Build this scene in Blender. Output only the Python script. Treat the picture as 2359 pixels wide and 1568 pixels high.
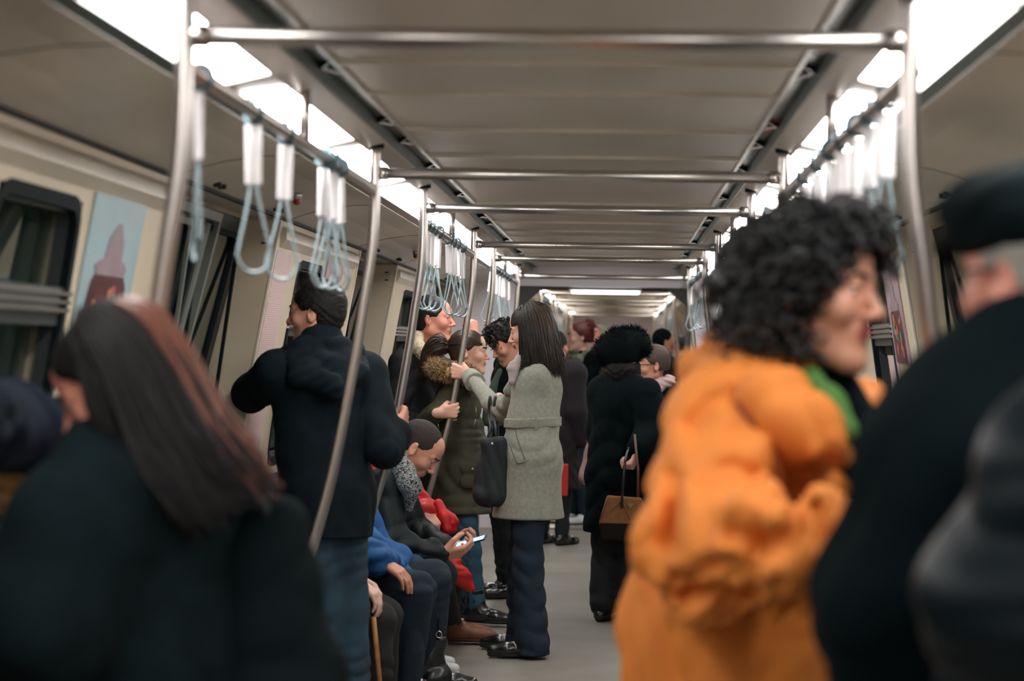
import bpy, bmesh, math, random
import numpy as np
from mathutils import Vector, Matrix
PI = math.pi
scn = bpy.context.scene
COL = scn.collection
for o in list(bpy.data.objects): bpy.data.objects.remove(o)

# ---------------------------------------------------------------- camera
IMG_W, IMG_H, F_PX = 2359.0, 1568.0, 4915.0
VPX, VPY, ROLL = 1432.0, 808.0, 0.0163            # where the aisle runs to, and the tilt of the camera
CAM = np.array([0.141, 0.0, 1.45])
yc = np.array([VPX - IMG_W/2, IMG_H/2 - VPY, F_PX]); yc /= np.linalg.norm(yc)
zc = np.array([ROLL, 1.0, -(ROLL*yc[0] + yc[1])/yc[2]]); zc /= np.linalg.norm(zc)
xc = np.cross(zc, yc)                               # image frame is (right, up, forward): left handed
Mwc = np.stack([xc, yc, zc], axis=1)
if Mwc[0, 0] < 0: Mwc[:, 0] *= -1
RIGHT, UP, FWD = Mwc[0], Mwc[1], Mwc[2]
def at(px, py, d):
    """the point of the carriage seen at that spot of the photograph, d metres down the aisle"""
    r = RIGHT*(px - IMG_W/2)/F_PX + UP*(IMG_H/2 - py)/F_PX + FWD
    return CAM + r*(d/r[1])
cam_d = bpy.data.cameras.new('camera'); cam = bpy.data.objects.new('camera', cam_d); COL.objects.link(cam)
cam.matrix_world = Matrix(((RIGHT[0], UP[0], -FWD[0], CAM[0]), (RIGHT[1], UP[1], -FWD[1], CAM[1]),
                           (RIGHT[2], UP[2], -FWD[2], CAM[2]), (0, 0, 0, 1)))
cam_d.sensor_width = 36.0; cam_d.lens = 36.0*F_PX/IMG_W
cam_d.clip_start = 0.1; cam_d.clip_end = 200
cam_d.dof.use_dof = True; cam_d.dof.focus_distance = 10.2; cam_d.dof.aperture_fstop = 3.0
scn.camera = cam

# ---------------------------------------------------------------- world, exposure, lamp strength
w = bpy.data.worlds.new('tunnel'); scn.world = w; w.use_nodes = True
w.node_tree.nodes['Background'].inputs[0].default_value = (0.10, 0.22, 0.27, 1)
w.node_tree.nodes['Background'].inputs[1].default_value = 0.02
scn.view_settings.view_transform = 'Standard'; scn.view_settings.look = 'None'
scn.view_settings.exposure = 0.78; scn.view_settings.gamma = 1.0; scn.view_settings.use_curve_mapping = False
LAMP = 13.0                                          # radiance of the ceiling light panels
random.seed(4); rng = np.random.default_rng(4)

# ---------------------------------------------------------------- materials
MATS = {}
def mat(name, col, rough=0.6, metal=0.0, var=0.0, vscale=8.0, bump=0.0, bscale=60.0, spec=0.5, sheen=0.0, stretch=None, coat=0.0, sss=0.0):
    if name in MATS: return MATS[name]
    m = bpy.data.materials.new(name); m.use_nodes = True; nt = m.node_tree; b = nt.nodes['Principled BSDF']
    b.inputs['Base Color'].default_value = (*col, 1); b.inputs['Roughness'].default_value = rough
    b.inputs['Metallic'].default_value = metal; b.inputs['Specular IOR Level'].default_value = spec
    if sheen: b.inputs['Sheen Weight'].default_value = sheen; b.inputs['Sheen Roughness'].default_value = 0.4; b.inputs['Sheen Tint'].default_value = (*[min(1, c*1.5+.1) for c in col], 1)
    if coat: b.inputs['Coat Weight'].default_value = coat; b.inputs['Coat Roughness'].default_value = 0.12
    if sss: b.inputs['Subsurface Weight'].default_value = sss; b.inputs['Subsurface Radius'].default_value = (0.012, 0.005, 0.003); b.inputs['Subsurface Scale'].default_value = 0.6
    tc = None
    def coords():
        t = nt.nodes.new('ShaderNodeTexCoord'); mp = nt.nodes.new('ShaderNodeMapping')
        nt.links.new(t.outputs['Object'], mp.inputs[0])
        if stretch: mp.inputs['Scale'].default_value = stretch
        return mp
    if var or bump: tc = coords()
    if var:
        n = nt.nodes.new('ShaderNodeTexNoise'); n.inputs['Scale'].default_value = vscale; n.inputs['Detail'].default_value = 5
        nt.links.new(tc.outputs[0], n.inputs['Vector'])
        r = nt.nodes.new('ShaderNodeValToRGB'); r.color_ramp.elements[0].position = .3; r.color_ramp.elements[1].position = .7
        r.color_ramp.elements[0].color = (*[c*(1-var) for c in col], 1); r.color_ramp.elements[1].color = (*[min(1, c*(1+var)) for c in col], 1)
        nt.links.new(n.outputs['Fac'], r.inputs[0]); nt.links.new(r.outputs[0], b.inputs['Base Color'])
    if bump:
        n = nt.nodes.new('ShaderNodeTexNoise'); n.inputs['Scale'].default_value = bscale; n.inputs['Detail'].default_value = 4
        nt.links.new(tc.outputs[0], n.inputs['Vector'])
        bp = nt.nodes.new('ShaderNodeBump'); bp.inputs['Strength'].default_value = bump; bp.inputs['Distance'].default_value = 0.01
        nt.links.new(n.outputs['Fac'], bp.inputs['Height']); nt.links.new(bp.outputs[0], b.inputs['Normal'])
    MATS[name] = m; return m
def emat(name, col, strength):
    if name in MATS: return MATS[name]
    m = bpy.data.materials.new(name); m.use_nodes = True; b = m.node_tree.nodes['Principled BSDF']
    b.inputs['Base Color'].default_value = (*col, 1); b.inputs['Emission Color'].default_value = (*col, 1); b.inputs['Emission Strength'].default_value = strength
    MATS[name] = m; return m
def srgb(r, g, b):
    return tuple(((c/255/12.92) if c/255 <= .04045 else ((c/255+.055)/1.055)**2.4) for c in (r, g, b))

# ---------------------------------------------------------------- objects and tags
def tag(o, label=None, cat=None, group=None, kind=None):
    if label: o['label'] = label
    if cat: o['category'] = cat
    if group: o['group'] = group
    if kind: o['kind'] = kind
    return o
def empty(name, loc=(0, 0, 0), rz=0.0):
    o = bpy.data.objects.new(name, None); COL.objects.link(o); o.location = loc; o.rotation_euler = (0, 0, rz); o.empty_display_size = 0.1
    return o
def link(name, me, m=None, parent=None, origin=None, smooth=True):
    """me: mesh in world coordinates; its origin is put at the parent's origin"""
    mats = m if isinstance(m, (list, tuple)) else [m]
    if not len(me.materials):
        for k in mats:
            if k: me.materials.append(k)
    o = bpy.data.objects.new(name, me); COL.objects.link(o)
    if parent is not None:
        base = Vector(parent.get('_o', (0, 0, 0))) if origin is None else Vector(origin)
        me.transform(Matrix.Translation(-base)); o.parent = parent
    elif origin is not None:
        me.transform(Matrix.Translation(-Vector(origin))); o.location = origin
    if smooth: me.shade_smooth()
    return o
class MB:
    """collects boxes, tubes, lathes and sheets into one mesh"""
    def __init__(s): s.v = []; s.f = []; s.mi = []
    def add(s, v, f, mi=0):
        n = len(s.v); s.v += [tuple(map(float, p)) for p in v]; s.f += [tuple(i+n for i in q) for q in f]; s.mi += [mi]*len(f); return s
    def box(s, lo, hi, mi=0):
        (a, b, c), (d, e, g) = lo, hi
        return s.add([(a,b,c),(d,b,c),(d,e,c),(a,e,c),(a,b,g),(d,b,g),(d,e,g),(a,e,g)], [(0,3,2,1),(4,5,6,7),(0,1,5,4),(1,2,6,5),(2,3,7,6),(3,0,4,7)], mi)
    def hexa(s, q, mi=0):
        return s.add(q, [(0,3,2,1),(4,5,6,7),(0,1,5,4),(1,2,6,5),(2,3,7,6),(3,0,4,7)], mi)
    def tube(s, pts, r, n=12, mi=0, closed=False, cap=True):
        pts = [np.array(p, float) for p in pts]; N = len(pts)
        rr = r if isinstance(r, (list, tuple, np.ndarray)) else [r]*N
        v = []; prev = None
        for i, p in enumerate(pts):
            if closed: t = pts[(i+1) % N] - pts[i-1]
            else: t = pts[min(i+1, N-1)] - pts[max(i-1, 0)]
            t = t/(np.linalg.norm(t)+1e-12)
            if prev is None:
                a = np.array([0, 0, 1.0]) if abs(t[2]) < .9 else np.array([1.0, 0, 0])
                u = np.cross(t, a)
            else: u = prev - t*np.dot(prev, t)
            u /= np.linalg.norm(u)+1e-12; prev = u; w_ = np.cross(t, u)
            for k in range(n):
                a = 2*PI*k/n; v.append(p + rr[i]*(math.cos(a)*u + math.sin(a)*w_))
        f = []
        for i in range(N if closed else N-1):
            j = (i+1) % N
            for k in range(n):
                l = (k+1) % n; f.append((i*n+k, i*n+l, j*n+l, j*n+k))
        if cap and not closed: f.append(tuple(range(n))[::-1]); f.append(tuple((N-1)*n+k for k in range(n)))
        return s.add(v, f, mi)
    def ball(s, c, r, n=12, mi=0, sq=(1, 1, 1)):
        v = [(c[0], c[1], c[2]+r*sq[2])]; f = []
        for i in range(1, n//2):
            th = PI*i/(n//2)
            for k in range(n):
                a = 2*PI*k/n; v.append((c[0]+r*sq[0]*math.sin(th)*math.cos(a), c[1]+r*sq[1]*math.sin(th)*math.sin(a), c[2]+r*sq[2]*math.cos(th)))
        v.append((c[0], c[1], c[2]-r*sq[2])); R = n//2-1
        for k in range(n): f.append((0, 1+k, 1+(k+1) % n)); f.append((len(v)-1, 1+(R-1)*n+(k+1) % n, 1+(R-1)*n+k))
        for i in range(R-1):
            for k in range(n): f.append((1+i*n+k, 1+(i+1)*n+k, 1+(i+1)*n+(k+1) % n, 1+i*n+(k+1) % n))
        return s.add(v, f, mi)
    def prism(s, poly, y0, y1, mi=0):
        """closed polygon in x,z swept along y"""
        n = len(poly); v = [(x, y0, z) for x, z in poly]+[(x, y1, z) for x, z in poly]
        f = [(i, (i+1) % n, n+(i+1) % n, n+i) for i in range(n)]+[tuple(range(n))[::-1], tuple(range(n, 2*n))]
        return s.add(v, f, mi)
    def slab(s, a, b, t, y0, y1, mi=0):
        """a flat slab between the x,z points a and b, t thick to its left-hand side, from y0 to y1"""
        a = np.array(a, float); b = np.array(b, float); d = b-a; d /= np.linalg.norm(d); nrm = np.array([-d[1], d[0]])*t
        return s.prism([a, b, b+nrm, a+nrm], y0, y1, mi)
    def build(s, name, m, parent=None, smooth=False, origin=None, bevel=0):
        me = bpy.data.meshes.new(name); me.from_pydata(s.v, [], s.f); me.validate(); me.update()
        if len(s.mi) == len(me.polygons) and any(s.mi): me.polygons.foreach_set('material_index', s.mi)
        bm = bmesh.new(); bm.from_mesh(me); bmesh.ops.recalc_face_normals(bm, faces=bm.faces); bm.to_mesh(me); bm.free()
        o = link(name, me, m, parent, origin, smooth)
        if bevel:
            b = o.modifiers.new('bevel', 'BEVEL'); b.width = bevel; b.segments = 2; b.limit_method = 'ANGLE'
        return o
def smooth_by_angle(o, deg=35):
    me = o.data; me.shade_smooth()
    try: me.set_sharp_from_angle(angle=math.radians(deg))
    except Exception: pass
# ---------------------------------------------------------------- solid modelling: blended round cones and ellipsoids meshed as one surface
def V(*a): return np.array(a, float)
def unit(a): a = np.array(a, float); return a/(np.linalg.norm(a)+1e-12)
def frame(fwd, up=(0, 0, 1)):
    """columns right, forward, up"""
    f = unit(fwd); r = unit(np.cross(f, np.array(up, float))); u = np.cross(r, f); return np.stack([r, f, u], 1)
class Solid:
    def __init__(s): s.p = []; s.clips = []; s.waves = []
    def rc(s, a, b, r1, r2=None, k=.02, n=None, q=1.0, sub=False):
        s.p.append(('rc', np.array(a, float), np.array(b, float), r1, r1 if r2 is None else r2, k, n, q, sub)); return s
    def chain(s, pts, rs, k=.02, n=None, q=1.0):
        for i in range(len(pts)-1): s.rc(pts[i], pts[i+1], rs[i], rs[i+1], k, n, q)
        return s
    def el(s, c, rad, R=None, k=.02, sub=False):
        s.p.append(('el', np.array(c, float), np.array(rad, float), np.eye(3) if R is None else R, k, sub)); return s
    def clip(s, pt, nrm, k=.004):
        """cut away everything on the side nrm points to"""
        s.clips.append((np.array(pt, float), unit(nrm), k)); return s
    def wave(s, fn): s.waves.append(fn); return s
    def mesh(s, name, h):
        lo = np.full(3, 1e9); hi = -lo; bb = []
        for p in s.p:
            if p[0] == 'rc':
                m = max(p[3], p[4])*1.0; a = np.minimum(p[1], p[2])-m; b = np.maximum(p[1], p[2])+m; kk = p[5]; sub = p[8]
            else:
                m = p[2].max(); a = p[1]-m; b = p[1]+m; kk = p[4]; sub = p[5]
            bb.append((a-kk-2.5*h, b+kk+2.5*h))
            if not sub: lo = np.minimum(lo, a); hi = np.maximum(hi, b)
        lo = lo-.035-3*h; n = np.ceil((hi+.035+3*h-lo)/h).astype(int)
        D = np.full(n, .3, np.float32)
        ax = [(lo[i]+h*np.arange(n[i])).astype(np.float32) for i in range(3)]
        for p, (a, b) in zip(s.p, bb):
            i0 = np.clip(np.floor((a-lo)/h).astype(int), 0, n); i1 = np.clip(np.ceil((b-lo)/h).astype(int)+1, 0, n)
            if (i1 <= i0).any(): continue
            sl = tuple(slice(i0[i], i1[i]) for i in range(3))
            X = ax[0][sl[0]][:, None, None]; Y = ax[1][sl[1]][None, :, None]; Z = ax[2][sl[2]][None, None, :]
            if p[0] == 'rc':
                _, A, B, r1, r2, k, nn, q, sub = p
                x, y, z = X-A[0], Y-A[1], Z-A[2]; ba = B-A
                if nn is not None and q != 1:
                    nn = unit(nn); e = (x*nn[0]+y*nn[1]+z*nn[2])*(1/q-1); x = x+e*nn[0]; y = y+e*nn[1]; z = z+e*nn[2]
                    ba = ba+nn*np.dot(ba, nn)*(1/q-1)
                L = max(np.dot(ba, ba), 1e-9)
                t = np.clip((x*ba[0]+y*ba[1]+z*ba[2])/L, 0, 1)
                d = (np.sqrt((x-t*ba[0])**2+(y-t*ba[1])**2+(z-t*ba[2])**2)-(r1+(r2-r1)*t))*(q if q < 1 else 1)
            else:
                _, c, rad, R, k, sub = p
                x, y, z = X-c[0], Y-c[1], Z-c[2]
                u = [(x*R[0, i]+y*R[1, i]+z*R[2, i]) for i in range(3)]
                k0 = np.sqrt((u[0]/rad[0])**2+(u[1]/rad[1])**2+(u[2]/rad[2])**2)
                k1 = np.sqrt((u[0]/rad[0]**2)**2+(u[1]/rad[1]**2)**2+(u[2]/rad[2]**2)**2)
                d = k0*(k0-1)/(k1+1e-9)
            E = D[sl]
            if sub:
                hh = np.clip(.5-.5*(E+d)/k, 0, 1); D[sl] = E*(1-hh)-d*hh+k*hh*(1-hh)
            else:
                hh = np.clip(.5+.5*(E-d)/k, 0, 1); D[sl] = E*(1-hh)+d*hh-k*hh*(1-hh)
        X = ax[0][:, None, None]; Y = ax[1][None, :, None]; Z = ax[2][None, None, :]
        if s.waves:
            idx = np.nonzero(np.abs(D) < .045)
            P = [ax[i][idx[i]] for i in range(3)]
            for fn in s.waves: D[idx] += fn(*P)
        for c, nr, k in s.clips:
            d = (X-c[0])*nr[0]+(Y-c[1])*nr[1]+(Z-c[2])*nr[2]
            hh = np.clip(.5-.5*(D-d)/k, 0, 1); D = D*(1-hh)+d*hh+k*hh*(1-hh)
        D[0] = D[-1] = .3; D[:, 0] = D[:, -1] = .3; D[:, :, 0] = D[:, :, -1] = .3
        v, f = surfnet(D, lo, h)
        me = bpy.data.meshes.new(name)
        me.vertices.add(len(v)); me.vertices.foreach_set('co', v.astype(np.float32).ravel())
        me.loops.add(len(f)*4); me.loops.foreach_set('vertex_index', f.astype(np.int32).ravel())
        me.polygons.add(len(f)); me.polygons.foreach_set('loop_start', np.arange(0, len(f)*4, 4, dtype=np.int32))
        me.update(calc_edges=True); me.validate()
        return me
def surfnet(D, org, h):
    S = D < 0
    cnt = np.zeros(tuple(k-1 for k in D.shape), np.uint8)
    C = [(a, b, c) for a in (0, 1) for b in (0, 1) for c in (0, 1)]
    nx, ny, nz = cnt.shape
    for a, b, c in C: cnt += S[a:a+nx, b:b+ny, c:c+nz]
    act = (cnt > 0) & (cnt < 8); I = np.argwhere(act)
    idx = np.full(cnt.shape, -1, np.int32); idx[act] = np.arange(len(I))
    acc = np.zeros((len(I), 3)); num = np.zeros(len(I))
    for a, b, c in C:
        for ax_ in range(3):
            if (a, b, c)[ax_]: continue
            e = [a, b, c]; e[ax_] = 1
            d0 = D[I[:, 0]+a, I[:, 1]+b, I[:, 2]+c]; d1 = D[I[:, 0]+e[0], I[:, 1]+e[1], I[:, 2]+e[2]]
            m = (d0 < 0) != (d1 < 0); t = np.where(m, d0/np.where(m, d0-d1, 1), 0)
            for j in range(3):
                acc[:, j] += m*((a, b, c)[j]+(t if j == ax_ else 0))
            num += m
    v = org+h*(I+acc/num[:, None])
    quads = []
    for ax_ in range(3):
        o1, o2 = (ax_+1) % 3, (ax_+2) % 3
        s0 = [slice(1, -1)]*3; s1 = [slice(1, -1)]*3
        s0[ax_] = slice(0, -1); s1[ax_] = slice(1, None)
        A, B = S[tuple(s0)], S[tuple(s1)]
        E = np.argwhere(A != B); off = np.array([1, 1, 1]); off[ax_] = 0; P = E+off
        inside = A[tuple(E.T)]
        def cell(d1_, d2_):
            Q = P.copy(); Q[:, o1] += d1_; Q[:, o2] += d2_; return idx[Q[:, 0], Q[:, 1], Q[:, 2]]
        q = np.stack([cell(-1, -1), cell(0, -1), cell(0, 0), cell(-1, 0)], 1)
        q[~inside] = q[~inside][:, ::-1]; quads.append(q)
    return v, np.concatenate(quads)
def folds(amp, sc, seed=0, dirn=None, squeeze=.35):
    """cloth folds: a few soft ridges with tight valleys, coming and going over the garment, running along dirn"""
    r = np.random.default_rng(seed); K = []
    dn = None if dirn is None else unit(dirn)
    for mul, wt in ((2.3, .40), (1.5, .35), (.85, .22)):
        kx = unit(r.normal(size=3)*V(1, 1, 1.6))
        if dn is not None: kx = unit(kx-dn*np.dot(kx, dn)*(1-squeeze))
        K.append((kx*2*PI/(sc*mul*1.35), r.random()*6.28, unit(r.normal(size=3))*2*PI/(sc*4.2), r.random()*6.28, unit(r.normal(size=3))*2*PI/(sc*3.6), r.random()*6.28, wt))
    def fn(x, y, z):
        o = 0
        for k, ph, k2, p2, k3, p3, wt in K:
            w_ = np.sin(x*k2[0]+y*k2[1]+z*k2[2]+p2)*1.9
            a = np.sin(x*k[0]+y*k[1]+z*k[2]+ph+w_); m_ = np.clip(.55+.75*np.sin(x*k3[0]+y*k3[1]+z*k3[2]+p3), .12, 1)
            o = o+(.62-np.sqrt(a*a+.012))*wt*m_*2.2
        return o*amp*1.55
    return fn
# ---------------------------------------------------------------- people
def skel(base, f, H, sw=.112, **over):
    """joints of a standing figure; base x,y; f the way it faces; everything in carriage metres"""
    f = unit((f[0], f[1], 0)); r = np.array([f[1], -f[0], 0]); b = np.array([base[0], base[1], base[2] if len(base) > 2 else 0.0])
    def p(l, fw, z): return b+r*l*H+f*fw*H+V(0, 0, z*H)
    J = dict(f=f, r=r, base=b, H=H, head=p(0, .008, 1)-V(0, 0, .118*H/1.7), neck=p(0, -.012, .835), chest=p(0, -.004, .74), waist=p(0, 0, .63), pelvis=p(0, -.005, .53),
             shL=p(-sw, -.01, .805), shR=p(sw, -.01, .805), elL=p(-sw-.02, -.02, .63), elR=p(sw+.02, -.02, .63),
             wrL=p(-sw-.02, .03, .485), wrR=p(sw+.02, .03, .485), hiL=p(-.052, 0, .515), hiR=p(.052, 0, .515),
             knL=p(-.052, .012, .285), knR=p(.052, .012, .285), anL=p(-.055, -.01, .045), anR=p(.055, -.01, .045),
             tL=p(-.06, .09, .012), tR=p(.06, .09, .012), hf=f, hup=V(0, 0, 1))
    for k, v_ in over.items(): J[k] = np.array(v_, float) if not isinstance(v_, (int, float)) else v_
    return J
def face_frame(J): return frame(J['hf'], J['hup'])
def head_prims(S, J, hs=1.0, male=True, ears=True, lean=1.0):
    R = face_frame(J)*1.0; c = J['head']
    def w_(x, y, z): return c+R@V(x, y, z)*hs
    def el(p, rad, k, sub=False, R2=None): S.el(w_(*p), V(*rad)*hs, R if R2 is None else R@R2, k*hs, sub)
    def rc(a, b, r1, r2, k): S.rc(w_(*a), w_(*b), r1*hs, r2*hs, k*hs)
    el((0, -.018, .036), (.0745, .094, .083), .02)                      # skull
    el((0, .030, -.005), (.060, .058, .085), .02)                       # face block
    rc((0, .040, .055), (0, .030, .02), .045, .05, .02)                 # forehead
    for sx in (-1, 1):
        rc((sx*.050, -.008, -.055), (sx*.018, .062, -.100), .017 if male else .014, .015, .035)   # jaw line
        el((sx*.038, .058, -.022), (.022, .022, .022), .02)              # cheek
        rc((sx*.008, .0835, .024), (sx*.042, .071, .026), .0075 if male else .005, .007, .012)     # brow
    rc((0, .045, -.075), (0, .074, -.101), .034, .0165, .02)            # chin
    el((0, .073, -.056), (.026, .016, .024), .012)                      # muzzle
    for sx in (-1, 1): el((sx*.0315, .0955, .006), (.0165, .0165, .0115), .010, True)  # eye sockets
    rc((0, .084, .014), (0, .1045, -.024), .0065, .0095, .008)          # nose ridge
    el((0, .107, -.0275), (.0095, .010, .009), .006)
    for sx in (-1, 1): el((sx*.0125, .0955, -.031), (.0068, .010, .0075), .005)
    for sx in (-1, 1):                                                   # lids
        el((sx*.0315, .0785, .0135), (.0150, .0085, .0052), .003)
        el((sx*.0315, .0775, -.0025), (.0140, .0075, .0035), .003)
    rc((-.019, .0815, -.0535), (0, .0905, -.0510), .003, .0052, .004); rc((.019, .0815, -.0535), (0, .0905, -.0510), .003, .0052, .004)
    rc((-.016, .0815, -.0590), (0, .0890, -.0625), .003, .0062, .004); rc((.016, .0815, -.0590), (0, .0890, -.0625), .003, .0062, .004)
    if ears:
        for sx in (-1, 1):
            E = np.array([[1, 0, 0], [0, math.cos(.25), -math.sin(.25)], [0, math.sin(.25), math.cos(.25)]])
            ang = sx*-.35; Rz = np.array([[math.cos(ang), -math.sin(ang), 0], [math.sin(ang), math.cos(ang), 0], [0, 0, 1]])
            el((sx*.0775, -.012, -.004), (.0065, .0185, .0320), .006, False, Rz@E)
            el((sx*.0860, -.006, .000), (.0065, .0105, .0190), .004, True, Rz@E)
    # neck
    nk = .052 if male else .043
    S.rc(w_(0, -.020, -.045), J['neck'], nk*hs, nk*1.12*hs, .035)
def hand_prims(S, wrist, d, palm, curl=(.5, .6, .4), side=1, hs=1.0, spread=.10, thumb=.5, kk=.0035):
    """d: where the fingers point from the wrist, palm: the way the palm faces, side: +1 right hand. curl per joint in radians"""
    d = unit(d); palm = unit(palm-d*np.dot(palm, d)); a = np.cross(d, palm)*side   # a points to the thumb side
    w0 = np.array(wrist, float)
    K = []
    for i, (off, L0) in enumerate(((.030, .087), (.010, .090), (-.010, .086), (-.029, .078))):
        kn = w0+d*L0*hs+a*off*hs
        S.rc(w0+a*off*.6*hs+d*.012*hs, kn, .0145*hs, .0115*hs, .008); K.append(kn)
    S.rc(w0-d*.02, w0+d*.02*hs, .027*hs, .025*hs, .012, palm, .7)
    c3 = curl if isinstance(curl[0], (int, float)) else None
    for i, (kn, L) in enumerate(zip(K, ((.042, .026, .022), (.046, .030, .023), (.042, .028, .022), (.033, .021, .019)))):
        cu = c3 if c3 else curl[i]
        ang = 0; p = kn; da = (1.5-i)*spread*.35
        rr = (.0095, .0088, .0080, .0070) if i < 3 else (.0084, .0078, .0070, .0062)
        for j in range(3):
            ang += cu[j]
            dd = unit(d*math.cos(ang)+palm*math.sin(ang)+a*da*math.cos(ang)); q = p+dd*L[j]*hs
            S.rc(p, q, rr[j]*hs, rr[j+1]*hs, kk); p = q
    # thumb
    b0 = w0+d*.022*hs+a*.026*hs+palm*.008*hs
    b1 = b0+unit(d*.62+a*(.75-.35*thumb)+palm*(.25+.45*thumb))*.042*hs
    b2 = b1+unit(d*.80+a*(.25-.55*thumb)+palm*(.25+.6*thumb))*.033*hs
    b3 = b2+unit(d*.75+a*(-.05-.7*thumb)+palm*(.25+.5*thumb))*.027*hs
    S.rc(b0, b1, .0165*hs, .0115*hs, .010); S.rc(b1, b2, .0110*hs, .0100*hs, kk); S.rc(b2, b3, .0100*hs, .0078*hs, kk)
SKIN = {}
def skin(name, col):
    return mat('skin_'+name, col, .48, var=.10, vscale=22, bump=.06, bscale=220, sss=.12)
def body(J, name, label, skinm, hs=1.0, male=True, vox=.006, hands=None, cat='person', group=None, legs=True, bulk=1.0, eyes=True, brow=None, lipm=None, look=None, iris=None, arms=True):
    S = Solid(); f, r = J['f'], J['r']; b = bulk
    head_prims(S, J, hs, male)
    S.rc(J['neck'], J['chest'], .055*b, .10*b, .06, f, .75)
    S.rc(J['shL'], J['shR'], .043*b, .043*b, .06)
    S.rc(J['chest'], J['waist'], .125*b, .115*b, .05, f, .68); S.rc(J['waist'], J['pelvis'], .115*b, .13*b, .05, f, .72)
    for s in 'LR':
        if arms: S.chain([J['sh'+s], J['el'+s], J['wr'+s]], [.042*b, .034, .0245], .02)
        if legs:
            S.chain([J['hi'+s], J['kn'+s], J['an'+s]], [.058*b, .042, .033], .03)
            S.rc(J['an'+s]-V(0, 0, .01), J['t'+s]+V(0, 0, .012), .03, .022, .02)
    for hnd in (hands or []): hand_prims(S, **hnd)
    me = S.mesh(name, vox); base = J['base']
    R = face_frame(J); c = J['head']
    me.materials.append(skinm)
    if lipm:
        me.materials.append(lipm); n = len(me.polygons); ce = np.empty(n*3, np.float32); me.polygons.foreach_get('center', ce); q = (ce.reshape(-1, 3)-c)@R/hs
        sel = (np.abs(q[:, 0]) < .0235-np.abs(q[:, 2]+.057)*.9) & (q[:, 2] < -.0455) & (q[:, 2] > -.0690) & (q[:, 1] > .0775)
        me.polygons.foreach_set('material_index', sel.astype(np.int32))
    o = link(name, me, None, None, base); o['_o'] = tuple(float(k) for k in base)
    tag(o, label, cat, group)
    def w_(x, y, z): return c+R@V(x, y, z)*hs
    if eyes:
        wm = mat('eye_white', (.75, .70, .66), .15); im = mat('iris_'+(iris or 'brown'), {'brown': (.05, .022, .01), 'green': (.06, .08, .05)}[iris or 'brown'], .1)
        for sx in (-1, 1):
            m = MB(); ec = w_(sx*.0315, .0700, .0055); m.ball(ec, .0118*hs, 14)
            lk = unit(R@V(*(look or (0, 1, -.1)))); m.ball(ec+lk*.0072*hs, .0062*hs, 10, 1)
            m.build('eye', [wm, im], o, True)
    if brow:
        bm_ = mat('eyebrow_'+name, brow, .8)
        for sx in (-1, 1):
            m = MB(); pts = [w_(sx*x, y, z) for x, y, z in ((.011, .0925, .0250), (.022, .0905, .0310), (.034, .0840, .0325), (.046, .0745, .0280))]
            m.tube(pts, [.0022*hs, .0042*hs, .0038*hs, .0012*hs], 6); m.build('eyebrow', bm_, o, True)
    return o
def clothe(o, name, S, m, vox, fine=None, label=None):
    me = S.mesh(name, vox); c = link(name, me, m, o)
    if label: c['label'] = label
    return c
def top_prims(S, J, ease=0.0, hem=None, flare=1.0, bulk=1.0, sleeves='LR', sl=(.060, .052, .042), q=.70, cuff=True, hemdir=None, shr=.060):
    """jacket or coat round torso and arms; hem: height where it ends"""
    f = J['f']; b = bulk; e = ease
    S.rc(J['neck']-V(0, 0, .015), J['chest'], .075*b+e, .13*b+e, .05, f, .75)
    S.rc(J['shL'], J['shR'], shr*b+e, shr*b+e, .06)
    for s in 'LR': S.rc(J['sh'+s], J['chest'], shr*b+e, .11*b+e, .05, f, .8)
    S.rc(J['chest'], J['waist'], .150*b+e, .142*b+e, .05, f, q); S.rc(J['waist'], J['pelvis'], .142*b+e, .160*b+e, .05, f, q+.03)
    if hem is not None and hem < J['pelvis'][2]:
        p = J['pelvis']; k = (J['knL']+J['knR'])/2; t = (p[2]-hem)/max(p[2]-k[2], .05); h = p+(k-p)*t
        S.rc(p, h-V(0, 0, .05), .160*b+e, (.165*b+e)*flare, .05, f, q+.06)
        S.clip(h, (0, 0, -1))
    elif hem is not None: S.clip((0, 0, hem), (0, 0, -1))
    for s in sleeves:
        A, B, C = J['sh'+s], J['el'+s], J['wr'+s]; rr = [x*b+e for x in sl]
        S.chain([A, B, C-unit(C-B)*.026], rr, .025)
        if cuff: pass
    return S
def leg_prims(S, J, r=(.088, .062, .052), bulk=1.0, hemup=.03, q=.8, top=None):
    f = J['f']
    S.rc(J['waist']-V(0, 0, .06), J['pelvis'], .128*bulk, .145*bulk, .04, f, .74)
    for s in 'LR':
        A, B, C = J['hi'+s], J['kn'+s], J['an'+s]
        S.chain([A, B, C+unit(B-C)*hemup], [x*bulk for x in r], .03)
    if top: S.clip((0, 0, top), (0, 0, 1))
    return S
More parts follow.
